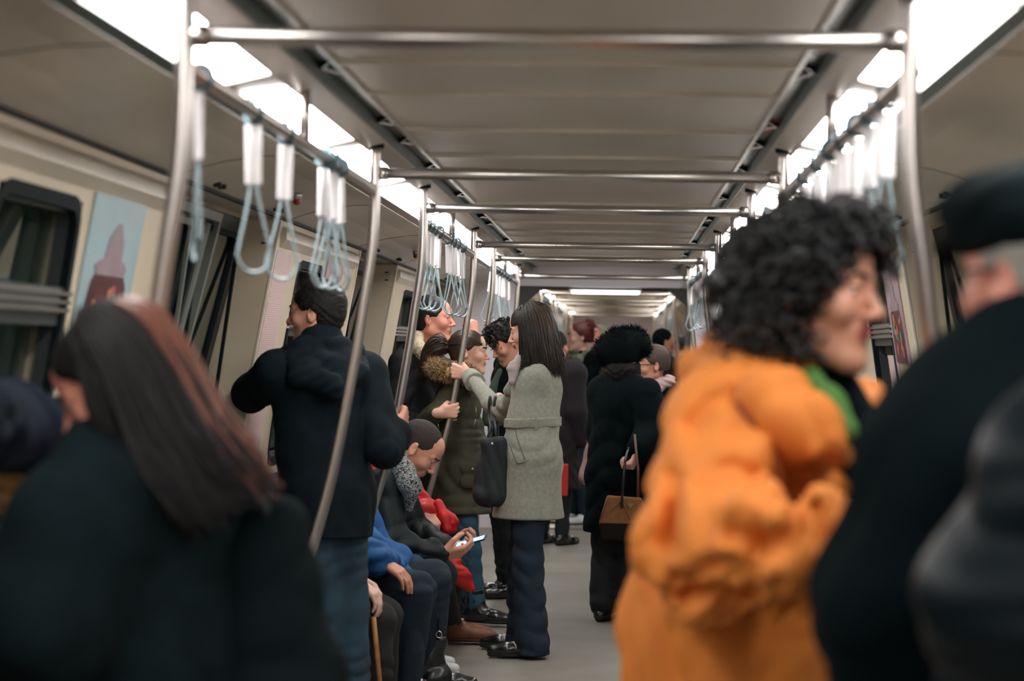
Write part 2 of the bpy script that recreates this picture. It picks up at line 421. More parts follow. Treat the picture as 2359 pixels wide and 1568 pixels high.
def shoes(o, J, m, solem, vox=.006, boot=.0, sz=1.0, name='shoe', heel=0.0, sides='LR', label=None, fat=1.0):
    for s in sides:
        an, t = J['an'+s], J['t'+s]; d = unit((t-an)*V(1, 1, 0)) if np.linalg.norm((t-an)[:2]) > .02 else J['f']
        if 'shoeup'+s in J: up = unit(J['shoeup'+s])
        else: up = V(0, 0, 1)
        d = unit(t-an-up*np.dot(t-an, up)); g = an-up*.072*sz      # sole level under the ankle
        S = Solid(); hl = g-d*.045*sz+up*(.038+heel); ba = g+d*.115*sz+up*.034; te = g+d*.185*sz+up*.030
        sd = np.cross(d, up)
        S.rc(hl, g+d*.04*sz+up*.045, .034*fat, .037*fat, .02); S.rc(g+d*.04*sz+up*.045, ba, .036*fat, .039*fat, .02, up, .8); S.rc(ba, te, .039*fat, .030*fat, .02, up, .8)
        S.rc(g+d*.02+up*.05, an+up*.03, .038*fat, .038*fat, .03)
        if boot: S.rc(an-up*.02, an+unit(J['kn'+s]-an)*boot, .040*fat, .050*fat, .03); S.clip(an+unit(J['kn'+s]-an)*boot, unit(J['kn'+s]-an))
        else: S.clip(an+up*.035, up)
        S.clip(g+up*.014, -up)
        c = clothe(o, name, S, m, vox, label=label)
        T = Solid(); T.rc(hl, ba, .037*fat, .043*fat, .02); T.rc(ba, te, .043*fat, .034*fat, .02); T.clip(g+up*.018, up); T.clip(g, -up)
        me = T.mesh('sole', vox); so = link('sole', me, solem, o); so.parent = c
def hair_cap(J, hs, grow=0.0, low=-.045, front=.0, style=None, vox=.005, side=.0, noise=(.0016, .016), seed=1, extra=None, earhole=True):
    S = Solid(); R = face_frame(J); c = J['head']
    def w_(x, y, z): return c+R@V(x, y, z)*hs
    g = grow
    S.el(w_(0, -.020, .037), V(.082+g, .101+g, .091+g)*hs, R, .02)
    S.el(w_(0, -.045, -.015), V(.068+g, .062+g, .070+g)*hs, R, .03)
    if extra: extra(S, w_, R, hs)
    S.el(w_(0, .112+front, -.028), V(.165, .102, .098)*hs, R, .010*hs, True)       # face opening
    for sx in (-1, 1):
        if earhole: S.el(w_(sx*.088, .012, -.024), V(.042, .040, .038)*hs, R, .014*hs, True)
    S.clip(w_(0, -.05, low), -R[:, 2], .012)
    if noise: S.wave(folds(noise[0], noise[1], seed))
    return S
def tubes_mesh(name, paths, n=5):
    """paths: list of (points array, radii array), all as one mesh, fast"""
    vs, fs, base = [], [], 0
    ang = np.arange(n)*2*PI/n; ca, sa = np.cos(ang)[None, :, None], np.sin(ang)[None, :, None]
    for P, r in paths:
        P = np.asarray(P, float); N = len(P); T = np.gradient(P, axis=0); T /= np.linalg.norm(T, axis=1)[:, None]+1e-12
        a = V(.31, .52, .79); U = np.cross(T, a); U /= np.linalg.norm(U, axis=1)[:, None]+1e-12; W = np.cross(T, U)
        v = P[:, None, :]+np.asarray(r, float)[:, None, None]*(ca*U[:, None, :]+sa*W[:, None, :])
        vs.append(v.reshape(-1, 3)); i = np.arange(N-1)[:, None]*n; k = np.arange(n)[None, :]; l = (k+1) % n
        q = np.stack([i+k, i+l, i+n+l, i+n+k], -1).reshape(-1, 4)+base; fs.append(q); base += N*n
    v = np.concatenate(vs); f = np.concatenate(fs)
    me = bpy.data.meshes.new(name); me.vertices.add(len(v)); me.vertices.foreach_set('co', v.astype(np.float32).ravel())
    me.loops.add(len(f)*4); me.loops.foreach_set('vertex_index', f.astype(np.int32).ravel())
    me.polygons.add(len(f)); me.polygons.foreach_set('loop_start', np.arange(0, len(f)*4, 4, dtype=np.int32)); me.update(calc_edges=True); me.validate()
    return me
def join_meshes(name, meshes):
    bm = bmesh.new()
    for me in meshes: bm.from_mesh(me)
    out = bpy.data.meshes.new(name); bm.to_mesh(out); bm.free()
    for me in meshes: bpy.data.meshes.remove(me)
    return out
def long_hair(J, hs, n, az, length, fall=(0, 0, -1), seed=3, r=.0045, part=0.0, out=.004, wob=.006, drift=.0, start=.12, drop=1.62, steps=14, back=(0, 0, 0)):
    """strands from the parting round the skull, then hanging; az range in radians from the face round each side"""
    R = face_frame(J); c = J['head']; rg = np.random.default_rng(seed); out_ = []
    fall = unit(fall)
    for i in range(n):
        a = rg.uniform(*az); sx = 1 if rg.random() < .5 else -1; lay = rg.uniform(.0, 1)
        L = length*(.88+.16*rg.random()); pts = []
        hx = np.array([sx*math.sin(a), math.cos(a)])
        dr = drop*(.95+.1*rg.random())
        for t in np.linspace(start, dr, steps//2):
            rad = V(.083, .102, .092)+out+lay*.004
            p = V(part*(1-min(1, t))+hx[0]*math.sin(t)*rad[0], -.020+hx[1]*math.sin(t)*rad[1], .037+math.cos(t)*rad[2]); pts.append(c+R@p*hs)
        p = pts[-1]; tn = unit(pts[-1]-pts[-2]); m = steps-steps//2; rem = max(L-.13, .03); ph = rg.random()*6.28; bend = unit(rg.normal(size=3))*wob
        for j in range(1, m+1):
            u = j/m; dd = unit(tn*(1-min(1, u*2.2))+fall*min(1, u*2.2)+np.array(back)*u); p = p+dd*rem/m
            pts.append(p+bend*math.sin(ph+u*4)*u)
        rr = r*(.7+.6*rg.random()); out_.append((np.array(pts), rr*np.concatenate([np.linspace(.6, 1, 4), np.ones(steps-8), np.linspace(.95, .25, 4)])))
    return out_
def fur(c_list, n, L, seed=1, r=.0022, up=(0, 0, 0), spread=1.0):
    """tufts standing on a chain of round cones; c_list: (a, b, ra, rb)"""
    rg = np.random.default_rng(seed); out_ = []
    ln = np.array([np.linalg.norm(b-a)+max(ra, rb) for a, b, ra, rb in c_list]); ln = ln/ln.sum()
    for i in range(n):
        a, b, ra, rb = c_list[rg.choice(len(c_list), p=ln)]; t = rg.random(); ax = unit(b-a) if np.linalg.norm(b-a) > .005 else V(0, 0, 0); u = rg.normal(size=3); u = unit(u-ax*np.dot(u, ax))
        p = a+(b-a)*t+u*(ra+(rb-ra)*t)*.9; d = unit(u*spread+rg.normal(size=3)*.35+np.array(up)); l = L*(.6+.7*rg.random()); bn = rg.normal(size=3)*.25
        pts = [p, p+d*l*.4, p+d*l*.72+bn*l*.2, p+unit(d+bn)*l]; out_.append((np.array(pts), np.array([1, .85, .5, .1])*r))
    return out_
def swept(J, hs, n, seed, r=.0022, amax=1.5):
    R = face_frame(J); c = J['head']; rg = np.random.default_rng(seed); out_ = []
    for i in range(n):
        a = rg.uniform(-amax, amax); k = rg.uniform(.36, .46)
        out_.append((np.array([c+R@V(math.sin(a)*.087*math.sin(min(PI, t*2.6+k)), -.020+.106*math.cos(t*2.6+k), .037+.096*math.cos(a)*math.sin(t*2.6+k))*hs for t in np.linspace(0, 1, 10)]), np.full(10, r)))
    return out_
# ================================================================ THE CARRIAGE
M_CEIL = mat('ceiling_metal', srgb(212, 200, 187), .36, .15, var=.05, vscale=3, bump=.04, bscale=600)
M_COVE = mat('cove_panel', srgb(206, 196, 182), .34, 0, var=.04, vscale=3)
M_WALL = mat('wall_laminate', srgb(208, 193, 168), .36, 0, var=.03, vscale=4)
M_EDGE = mat('pale_edge_trim', srgb(226, 218, 200), .3)
M_STRIP = mat('ceiling_strip', srgb(176, 164, 152), .4)
M_DARKCH = mat('channel_metal', srgb(66, 76, 72), .30, 0, var=.1, vscale=14)
M_SILVER = mat('silver_trim', srgb(205, 203, 198), .25, .9)
M_STEEL = mat('brushed_steel', srgb(200, 192, 188), .30, .95, bump=.03, bscale=500, stretch=(1, 1, .04))
M_STEELX = mat('brushed_steel_cross', srgb(190, 184, 178), .30, .95, bump=.03, bscale=500, stretch=(.04, 1, 1))
M_SEAM = mat('dark_seam', srgb(42, 40, 38), .7)
M_BLACK = mat('black_rubber', (.004, .009, .011), .7, spec=.12)
M_FLOOR = mat('speckled_vinyl', srgb(136, 132, 122), .50, 0, var=.16, vscale=2.2, bump=.05, bscale=400)
M_GREYP = mat('grey_door_paint', srgb(118, 122, 116), .4)
M_BLKDOOR = mat('dark_door_paint', (.006, .013, .016), .45, spec=.25)
M_LAV = mat('white_end_panel', srgb(238, 230, 238), .4)
M_SEATF = mat('blue_seat_moquette', srgb(40, 62, 84), .9, var=.3, vscale=60)
M_SEATS = mat('seat_shell', srgb(120, 118, 112), .5)
def glass(name, tint=(.45, .6, .62), rough=0.02):
    m = bpy.data.materials.new(name); m.use_nodes = True; b = m.node_tree.nodes['Principled BSDF']
    b.inputs['Base Color'].default_value = (*tint, 1); b.inputs['Roughness'].default_value = rough; b.inputs['Transmission Weight'].default_value = 1; b.inputs['IOR'].default_value = 1.28
    return m
M_GLASS = glass('window_glass')
Y0, Y1 = -2.2, 17.3
DOORS = [(-2.1, -.42), (1.98, 3.88), (6.38, 8.18), (10.72, 12.48), (15.15, 16.9)]
def side_pt(sx, p): return (sx*p[0], p[1])
for sx, side in ((-1, 'left'), (1, 'right')):
    pass
# floor, threshold
tag(MB().box((-1.5, Y0, -.06), (1.5, Y1, 0)).build('floor', M_FLOOR), kind='structure')
m = MB().box((-.70, 17.22, .0), (.70, 17.52, .016)); m.box((-.70, 17.56, .0), (.70, 17.62, .014))
tag(m.build('trim_1', M_SILVER), kind='structure')
# middle ceiling with cross ribs
o = MB().box((-.552, Y0, 2.13), (.552, Y1, 2.18)).build('ceiling', M_CEIL); tag(o, kind='structure')
ribs = [(-.9, 0), (.6, 0), (2.1, 1), (3.1, 0), (3.5, 0), (5.04, 0), (5.63, 1), (6.58, 0), (7.47, 1), (8.05, 0), (9.83, 1), (11.3, 0), (12.1, 1), (12.7, 0), (14.2, 1), (15.1, 0), (16.3, 0)]
M_RIB = mat('ceiling_rib', srgb(205, 198, 186), .28, .5)
mr = MB(); mp = MB()
for y, perf in ribs:
    mr.prism([(-.54, 2.131), (.54, 2.131), (.54, 2.118), (-.54, 2.118)], y-.012, y+.012)
    if perf:
        for i in range(66): mp.box((-.535+i*.0162, y+.014, 2.1225), (-.527+i*.0162, y+.034, 2.1305))
    else: mp.box((-.54, y+.013, 2.1265), (.54, y+.019, 2.1305))
c = mr.build('ceiling_rib', M_RIB, o); c['label'] = 'pale pressed cross ribs'; mp.build('rib_perforation', M_SEAM, o)
for sx, side in ((-1, 'left'), (1, 'right')):
    def P(*pts): return [(sx*x, z) for x, z in pts]
    # dark channel
    m = MB(); m.prism(P((.550, 2.125), (.550, 2.16), (.5918, 2.16), (.5918, 2.081), (.588, 2.081), (.588, 2.125)), Y0, Y1)
    t = m.build('trim_2' if sx < 0 else 'trim_3', M_DARKCH); tag(t, kind='structure')
    m = MB(); m.prism(P((.540, 2.116), (.540, 2.14), (.553, 2.14), (.553, 2.116)), Y0, Y1)
    for y in (.5, 2.2, 3.35, 4.95, 6.15, 6.75, 7.7, 9.1, 10.6, 11.2, 12.9, 14.6, 16):
        m.hexa([(sx*.552, y, 2.124), (sx*.587, y+.10, 2.124), (sx*.587, y+.115, 2.124), (sx*.552, y+.015, 2.124), (sx*.552, y, 2.112), (sx*.587, y+.10, 2.108), (sx*.587, y+.115, 2.108), (sx*.552, y+.015, 2.112)])
        m.hexa([(sx*.552, y+.2, 2.124), (sx*.587, y+.10, 2.124), (sx*.587, y+.115, 2.124), (sx*.552, y+.215, 2.124), (sx*.552, y+.2, 2.112), (sx*.587, y+.10, 2.108), (sx*.587, y+.115, 2.108), (sx*.552, y+.215, 2.112)])
    m.build('silver_edge', M_SILVER, t)
    # strip the poles are fixed to, light bed, cove
    m = MB(); m.prism(P((.592, 2.078), (.592, 2.15), (.655, 2.15), (.655, 2.058)), Y0, Y1)
    t = m.build('trim_4' if sx < 0 else 'trim_5', M_STRIP); tag(t, kind='structure')
    m = MB(); m.prism(P((.643, 2.070), (.643, 2.13), (.80, 2.12), (.80, 2.042), (.785, 2.042)), Y0, Y1)
    tag(m.build('trim_6' if sx < 0 else 'trim_7', M_STRIP), kind='structure')
    m = MB(); m.prism(P((.780, 2.024), (.780, 2.05), (.83, 2.05), (.812, 2.010)), Y0, Y1)
    tag(m.build('trim_8' if sx < 0 else 'trim_9', M_DARKCH), kind='structure')
    m = MB(); inn = [(.810, 2.010), (.92, 2.006), (1.03, 1.990), (1.12, 1.966), (1.18, 1.944), (1.36, 1.944)]
    m.prism(P(*inn, (1.36, 2.07), (.810, 2.07)), Y0, Y1); o = m.build('trim_10' if sx < 0 else 'trim_11', M_COVE, smooth=False); tag(o, kind='structure')
    m = MB()
    for y in (-.4, 1.9, 3.95, 6.22, 8.35, 10.55, 12.65, 15.0):                                    # panel joints across the cove
        for a, b in zip(inn[:-2], inn[1:-1]): m.slab((sx*a[0], a[1]-.0015), (sx*b[0], b[1]-.0015), .004*(1 if sx < 0 else -1)*-1, y, y+.006)
    for (a, b) in DOORS:
        for y in (a+.28, a+.36, b-.36, b-.28): m.box((sx*1.14-.012, y, 1.945), (sx*1.14+.012, y+.02, 1.960))
    m.build('panel_joint', M_SEAM, o)
    m = MB(); m.prism(P((1.170, 1.936), (1.170, 1.946), (1.19, 1.946), (1.19, 1.936)), Y0, Y1)
    tag(m.build('trim_12' if sx < 0 else 'trim_13', M_SEAM), kind='structure')
# wall bays between the door bays
IN = [(1.185, 1.945), (1.285, 1.37), (1.33, 1.0), (1.33, 0.0)]
def xin(z):
    for (x0, z0), (x1, z1) in zip(IN, IN[1:]):
        if z1 <= z <= z0: return x0+(x1-x0)*(z0-z)/(z0-z1)
    return IN[0][0] if z > 1.9 else IN[-1][0]
def xdoor(z): return 1.31+.14*min(1, (1.944-z)/.574) if z > 1.37 else 1.45+.01*min(1, (1.37-z)/.37)
BAYS = [(DOORS[i][1], DOORS[i+1][0]) for i in range(4)]+[(16.9, 17.3)]
wn = dn = 0
WIN = lambda a, b: [(a+.68, a+1.40)] if b-a > 2 else []
def lean(sx, y, z, off=0.0): return (sx*(xin(z)-off), y, z)
def plate(m, sx, y0, y1, z0, z1, off, th, mi=0):
    """a thin plate following the wall"""
    zs = sorted({z0, z1}|{z for _, z in IN if z0 < z < z1})
    for a, b in zip(zs, zs[1:]):
        q = [lean(sx, y0, a, off), lean(sx, y1, a, off), lean(sx, y1, b, off), lean(sx, y0, b, off)]
        q2 = [lean(sx, y0, a, off+th), lean(sx, y1, a, off+th), lean(sx, y1, b, off+th), lean(sx, y0, b, off+th)]
        m.hexa(q+q2, mi)
def round_ring(m, sx, y0, y1, z0, z1, wd, rad, off, th, fn=lean, mi=0):
    def rr(i):
        a0, a1, b0, b1, r = y0+i, y1-i, z0+i, z1-i, max(rad-i, .004); p = []
        for cy, cz, s in ((a1-r, b1-r, 0), (a0+r, b1-r, 1), (a0+r, b0+r, 2), (a1-r, b0+r, 3)):
            for k in range(5): an = (s+k/4)*PI/2; p.append((cy+r*math.cos(an), cz+r*math.sin(an)))
        return p
    A, B = rr(0), rr(wd); n = len(A); v = []
    for L, o_ in ((A, off), (B, off), (A, off+th), (B, off+th)): v += [fn(sx, y, z, o_) for y, z in L]
    f = []
    for i in range(n):
        j = (i+1) % n
        f += [(i, j, n+j, n+i), (2*n+i, 3*n+i, 3*n+j, 2*n+j), (i, 2*n+i, 2*n+j, j), (n+i, n+j, 3*n+j, 3*n+i)]
    m.add(v, f, mi)
for sx, side in ((-1, 'left'), (1, 'right')):
    wall = MB()
    for (a, b) in BAYS:
        wins = WIN(a, b); z0, z1 = .95, 1.80
        segs = []; y = a
        for (u, v) in wins: segs.append((y, u, 0, 1.945)); segs.append((u, v, 0, z0)); segs.append((u, v, z1, 1.945)); y = v
        segs.append((y, b, 0, 1.945))
        for (u, v, c, d) in segs:
            zs = [c]+[z for z in (1.0, 1.37) if c < z < d]+[d]
            for p, q in zip(zs, zs[1:]):
                wall.hexa([(sx*xin(p), u, p), (sx*1.52, u, p), (sx*1.52, v, p), (sx*xin(p), v, p), (sx*xin(q), u, q), (sx*1.52, u, q), (sx*1.52, v, q), (sx*xin(q), v, q)])
    for (a, b) in DOORS: wall.box((min(sx*1.31, sx*1.5), a, 1.93), (max(sx*1.31, sx*1.5), b, 2.02))
    wo = wall.build('wall_'+side, M_WALL); tag(wo, kind='structure')
    m = MB()
    for (a, b) in BAYS:
        for y in (a, b-.022):
            plate(m, sx, y, y+.022, 0, 1.935, -.002, .010)
        for y in (a-.004, b): m.box((min(sx*(1.22), sx*(1.225)), y, 1.86), (max(sx*1.22, sx*1.225), y+.004, 1.88))
    m.build('corner_edge', M_EDGE, wo)
    m = MB()
    for (a, b) in BAYS[:4]:
        for y in (a-.0015, b+.0015):
            for z in (1.885, 1.84): m.box((sx*1.245-.010, y-.002, z), (sx*1.245+.010, y+.002, z+.008))
    m.build('screw', M_SEAM, wo)
    # glossy rail over the windows
    for (a, b) in BAYS[:4]:
        m = MB(); pr = [(1.196, 1.925), (1.176, 1.900), (1.176, 1.865), (1.206, 1.832)]
        m.prism([(sx*x, z) for x, z in pr]+[(sx*1.23, 1.84), (sx*1.21, 1.925)], a+.12, b-.12)
        m.build('poster_rail', mat('clear_poster_rail', srgb(214, 203, 184), .30, bump=.3, bscale=9, stretch=(1, 1, 3)), wo, smooth=False)
    for (a, b) in BAYS[:4]:
        for (u, v) in WIN(a, b):
            wn += 1
            W_ = tag(empty('window_%d' % wn, (sx*xin(1.37), (u+v)/2, 1.37)), kind='structure'); W_['_o'] = tuple(W_.location)
            m = MB(); round_ring(m, sx, u-.01, v+.01, .94, 1.81, .035, .09, -.03, .032); m.build('window_gasket', M_BLACK, W_)
            m = MB(); round_ring(m, sx, u+.015, v-.015, .97, 1.79, .02, .06, -.05, .03); m.build('window_frame', mat('dark_frame', srgb(52, 58, 58), .4), W_)
            m = MB()
            for z in (1.522, 1.543, 1.564): plate(m, sx, u-.015, v+.015, z, z+.010, -.02, .032)
            m.build('window_latch_bar', M_SILVER, W_); m = MB(); plate(m, sx, u-.01, v+.01, 1.49, 1.585, -.03, .028); m.build('window_sash', mat('dark_frame', srgb(52, 58, 58), .4), W_)
            m = MB(); m.add([lean(sx, u, .95, -.075), lean(sx, v, .95, -.075), lean(sx, v, 1.37, -.075), lean(sx, u, 1.37, -.075), lean(sx, v, 1.8, -.075), lean(sx, u, 1.8, -.075)], [(0, 1, 2, 3), (3, 2, 4, 5)])
            g = m.build('pane', M_GLASS, W_); sd = g.modifiers.new('s', 'SOLIDIFY'); sd.thickness = .005
    def dl(sx_, y, z, off=0): return (sx_*(xdoor(z)-off), y, z)
    for (a, b) in DOORS:
        dn += 1; D_ = tag(empty('door_%d' % dn, (sx*1.46, (a+b)/2, 0)), kind='structure'); D_['_o'] = tuple(D_.location)
        mid = (a+b)/2
        for (u, v) in ((a, mid-.004), (mid+.004, b)):
            m = MB(); gu, gv = u+.09, v-.09
            for (p, q, zs) in ((u, gu, (0, 1.0, 1.37, 1.93)), (gv, v, (0, 1.0, 1.37, 1.93)), (gu, gv, (0, .5, .86)), (gu, gv, (1.86, 1.93))):
                for z_, t_ in zip(zs, zs[1:]): m.hexa([dl(sx, p, z_), dl(sx, q, z_), dl(sx, q, z_, -.035), dl(sx, p, z_, -.035), dl(sx, p, t_), dl(sx, q, t_), dl(sx, q, t_, -.035), dl(sx, p, t_, -.035)])
            lf = m.build('door_leaf', M_BLKDOOR, D_); lf['_o'] = D_['_o']
            m = MB(); round_ring(m, sx, gu-.012, gv+.012, .848, 1.872, .02, .05, .0, .012, dl)
            s_ = m.build('window_seal', M_GREYP if u == a else M_BLACK, D_); s_.parent = lf
            m = MB(); m.add([dl(sx, gu, .86, -.018), dl(sx, gv, .86, -.018), dl(sx, gv, 1.37, -.018), dl(sx, gu, 1.37, -.018), dl(sx, gv, 1.86, -.018), dl(sx, gu, 1.86, -.018)], [(0, 1, 2, 3), (3, 2, 4, 5)])
            g = m.build('pane', M_GLASS, D_); g.parent = lf; sd = g.modifiers.new('s', 'SOLIDIFY'); sd.thickness = .005
        m = MB(); m.tube([dl(sx, mid+.0, .0, .012), dl(sx, mid, 1.0, .012), dl(sx, mid, 1.37, .012), dl(sx, mid, 1.92, .012)], .013, 8); m.build('rubber_edge', M_BLACK, D_)
        if side == 'left' and dn in (3,):                                  # reflection in this doorway's glass, built as pale solid bars
            m = MB(); y_ = 7.56
            m.hexa([dl(sx, 6.4, 1.885, .002), dl(sx, y_, 1.885, .002), dl(sx, y_, 1.885, .03), dl(sx, 6.4, 1.885, .03), dl(sx, 6.4, 1.915, .002), dl(sx, y_, 1.915, .002), dl(sx, y_, 1.915, .03), dl(sx, 6.4, 1.915, .03)])
            for z_, t_ in ((.3, 1.0), (1.0, 1.37), (1.37, 1.885)): m.hexa([dl(sx, y_-.03, z_, .002), dl(sx, y_, z_, .002), dl(sx, y_, z_, .03), dl(sx, y_-.03, z_, .03), dl(sx, y_-.03, t_, .002), dl(sx, y_, t_, .002), dl(sx, y_, t_, .03), dl(sx, y_-.03, t_, .03)])
            m.tube([dl(sx, 7.32, .9, .03), dl(sx, 7.32, 1.37, .03), dl(sx, 7.32, 1.87, .03)], .014, 8)
            m.build('door_frame', M_GREYP, D_)
# far end wall with the gangway opening
m = MB()
for sx in (-1, 1): m.box((min(sx*.70, sx*1.52), 17.3, 0), (max(sx*.70, sx*1.52), 17.36, 2.14))
m.box((-.70, 17.3, 1.965), (.70, 17.36, 2.14)); tag(m.build('wall_back', M_LAV), kind='structure')
m = MB()
for sx in (-1, 1):
    m.box((min(sx*.68, sx*.98), 17.37, 0), (max(sx*.68, sx*.98), 18.45, 2.02))
    m.prism([(sx*.69, 1.80), (sx*.69, 1.96), (sx*.50, 1.96)], 17.29, 17.5)
m.box((-.68, 17.37, 1.965), (.68, 18.45, 2.04)); m.box((-.95, 17.37, -.06), (.95, 18.45, 0))
tag(m.build('trim_14', mat('gangway_bellows', srgb(70, 68, 64), .6)), kind='structure')
lp = MB(); lp.prism([(-.27, 0), (-.285, .014), (-.27, .028), (.27, .028), (.285, .014), (.27, 0)], 17.62, 17.70)
for i, v_ in enumerate(lp.v): lp.v[i] = (v_[0], v_[1], v_[2]+1.918)
M_TUBE = emat('fluorescent_tube', (.92, 1, .96), 5.0)
L_ = empty('gangway_lamp', (0, 17.66, 1.918)); L_['_o'] = tuple(L_.location); tag(L_, 'long white fluorescent lamp glowing over the gangway opening at the far end', 'lamp')
lp.build('diffuser', M_TUBE, L_); MB().box((-.30, 17.60, 1.946), (.30, 17.72, 1.966)).build('lamp_base', M_LAV, L_)
# front closure behind the camera
tag(MB().box((-1.52, Y0-.06, -.06), (1.52, Y0, 2.2)).build('wall_front', M_WALL), kind='structure')
# ---- the next carriage, seen through the gangway
N0, N1 = 18.45, 38.0
tag(MB().box((-1.5, N0, -.06), (1.5, N1, 0)).build('floor_2', M_FLOOR), kind='structure')
o = MB().box((-.66, N0, 2.13), (.66, N1, 2.18)).build('ceiling_2', M_CEIL); tag(o, kind='structure')
m = MB()
for i in range(14): m.box((-.56, 19.4+i*1.3, 2.112), (.56, 19.43+i*1.3, 2.131))
m.build('ceiling_rib', M_RIB, o)
for sx, side in ((-1, 'left'), (1, 'right')):
    m = MB(); m.prism([(sx*.60, 2.10), (sx*.76, 2.02), (sx*.80, 1.985), (sx*1.18, 1.94), (sx*1.285, 1.37), (sx*1.33, 1.0), (sx*1.33, 0), (sx*1.5, 0), (sx*1.5, 2.2), (sx*.60, 2.2)], N0, N1)
    wo = m.build('wall_next_'+side, M_WALL); tag(wo, kind='structure')
    m = MB()
    for y in (20.2, 22.9, 26.6, 29.2): plate(m, sx, y, y+1.2, .95, 1.8, 0, .006)
    m.build('window_gasket', M_BLACK, wo)
m = MB().box((-1.5, N0, 1.965), (1.5, N0+.05, 2.2))
for sx in (-1, 1): m.box((min(sx*.98, sx*1.5), N0, 0), (max(sx*.98, sx*1.5), N0+.05, 2.0))
tag(m.build('trim_15', M_WALL), kind='structure')
tag(MB().box((-1.5, N1, -.06), (1.5, N1+.05, 2.2)).build('wall_next_back', M_LAV), kind='structure')

# ================================================================ LIGHTS
M_LAMP = emat('light_panel', (1.0, .985, .96), LAMP)
ORD = ['first', 'second', 'third', 'fourth', 'fifth', 'sixth', 'seventh', 'eighth', 'ninth', 'tenth', 'eleventh', 'twelfth', 'thirteenth', 'fourteenth', 'fifteenth', 'sixteenth']
def light_panel(sx, y, label=None, group=None, ln=1.20):
    # a sloping lens between the pole strip and the cove
    a = np.array([.656, 2.060]); b = np.array([.779, 2.030]); d = unit(b-a); n = np.array([-d[1], d[0]])*-1
    if n[1] < 0: n = -n
    root = empty('ceiling_light', (sx*.72, y+ln/2, 2.045)); root['_o'] = tuple(root.location)
    m = MB(); q = [a+d*.0, b-d*.0, b-d*.012+n*.008, a+d*.012+n*.008]
    m.prism([(sx*p[0], p[1]) for p in q], y, y+ln); m.build('diffuser', M_LAMP, root)
    for (u, v) in ((y-.018, y), (y+ln, y+ln+.018)):
        m = MB(); p = [a, b, b-n*.003, a-n*.003]; m.prism([(sx*c[0], c[1]) for c in p], u, v)
        m.build('end_frame', M_STRIP, root)
    tag(root, label, 'ceiling light', group); return root
LY = [3.55+1.49*k for k in range(-4, 9)]
vis = {-1: 0, 1: 0}
for sx, side in ((-1, 'left'), (1, 'right')):
    k = 0
    for y in LY:
        if y < 3.3: light_panel(sx, y, 'glowing ceiling light panel on the %s overhead, behind the viewpoint' % side, 'ceiling light panels behind the viewpoint, %s' % side)
        else:
            light_panel(sx, y, 'glowing white ceiling light panel, %s from the viewpoint, %s side' % (ORD[k], side), 'ceiling light panels'); k += 1
for sx, side in ((-1, 'left'), (1, 'right')):
    for i in range(12):
        light_panel(sx, 18.75+1.49*i, 'glowing light panel on the %s of the next carriage ceiling' % side, 'ceiling lights of the next carriage, %s' % side, 1.46)

# ================================================================ POLES, RAILS, STRAPS
BARS = [3.67, 6.54, 8.15, 10.93, 12.61, 15.56]
PR = .0165
POLE = [(0, 2.082), (0, 1.93), (.003, 1.82), (.010, 1.727), (.029, 1.594), (.057, 1.394), (.116, 1.062), (.185, .796), (.235, .60), (.262, .43), (.27, .30), (.27, .0)]
def catmull(pts, n=4):
    P_ = [np.array(p, float) for p in pts]; P_ = [2*P_[0]-P_[1]]+P_+[2*P_[-1]-P_[-2]]; out = []
    for i in range(1, len(P_)-2):
        a, b, c, d = P_[i-1:i+3]
        for k in range(n):
            t = k/n; out.append(.5*((2*b)+(-a+c)*t+(2*a-5*b+4*c-d)*t*t+(-a+3*b-3*c+d)*t**3))
    return out+[P_[-2]]
def pole_x(z):
    for (o0, z0), (o1, z1) in zip(POLE, POLE[1:]):
        if z1 <= z <= z0: return .625+o0+(o1-o0)*(z0-z)/(z0-z1)
    return .625
WHERE = ['nearest the viewpoint', 'second down the aisle', 'third down the aisle', 'fourth down the aisle', 'fifth down the aisle', 'last before the gangway']
for i, y in enumerate(BARS):
    for sx, side in ((-1, 'left'), (1, 'right')):
        root = empty('grab_pole', (sx*.895, y, 0)); root['_o'] = tuple(root.location)
        tag(root, 'curved stainless steel pole on the %s side, %s' % (side, WHERE[i]), 'pole', 'aisle poles')
        m = MB(); m.tube([(sx*(.625+p[0]), y, p[1]) for p in catmull(POLE)], PR, 16); m.build('tube', M_STEEL, root, True)
        MB().tube([(sx*.625, y, 2.062), (sx*.625, y, 2.080)], .026, 14).build('mounting_flange', M_BLACK, root, True); MB().tube([(sx*.895, y, 0), (sx*.895, y, .02)], .034, 14).build('floor_flange', M_BLACK, root, True)
    m = MB(); m.tube([(-.612, y, 1.985), (.612, y, 1.985)], .0175, 16)
    root = m.build('crossbar', M_STEELX, None, True, origin=(0, y, 1.985)); root['_o'] = (0, y, 1.985)
    tag(root, 'horizontal steel crossbar over the aisle, %s' % WHERE[i], 'crossbar', 'overhead crossbars')
    for sx in (-1, 1): m = MB(); m.tube([(sx*.61, y, 1.985), (sx*.585, y, 1.985)], .021, 14); m.build('end_collar', M_STEELX, root, True)
RAILS = [(3.67, 6.54), (8.15, 10.93), (12.61, 15.56)]
RZ = 1.935
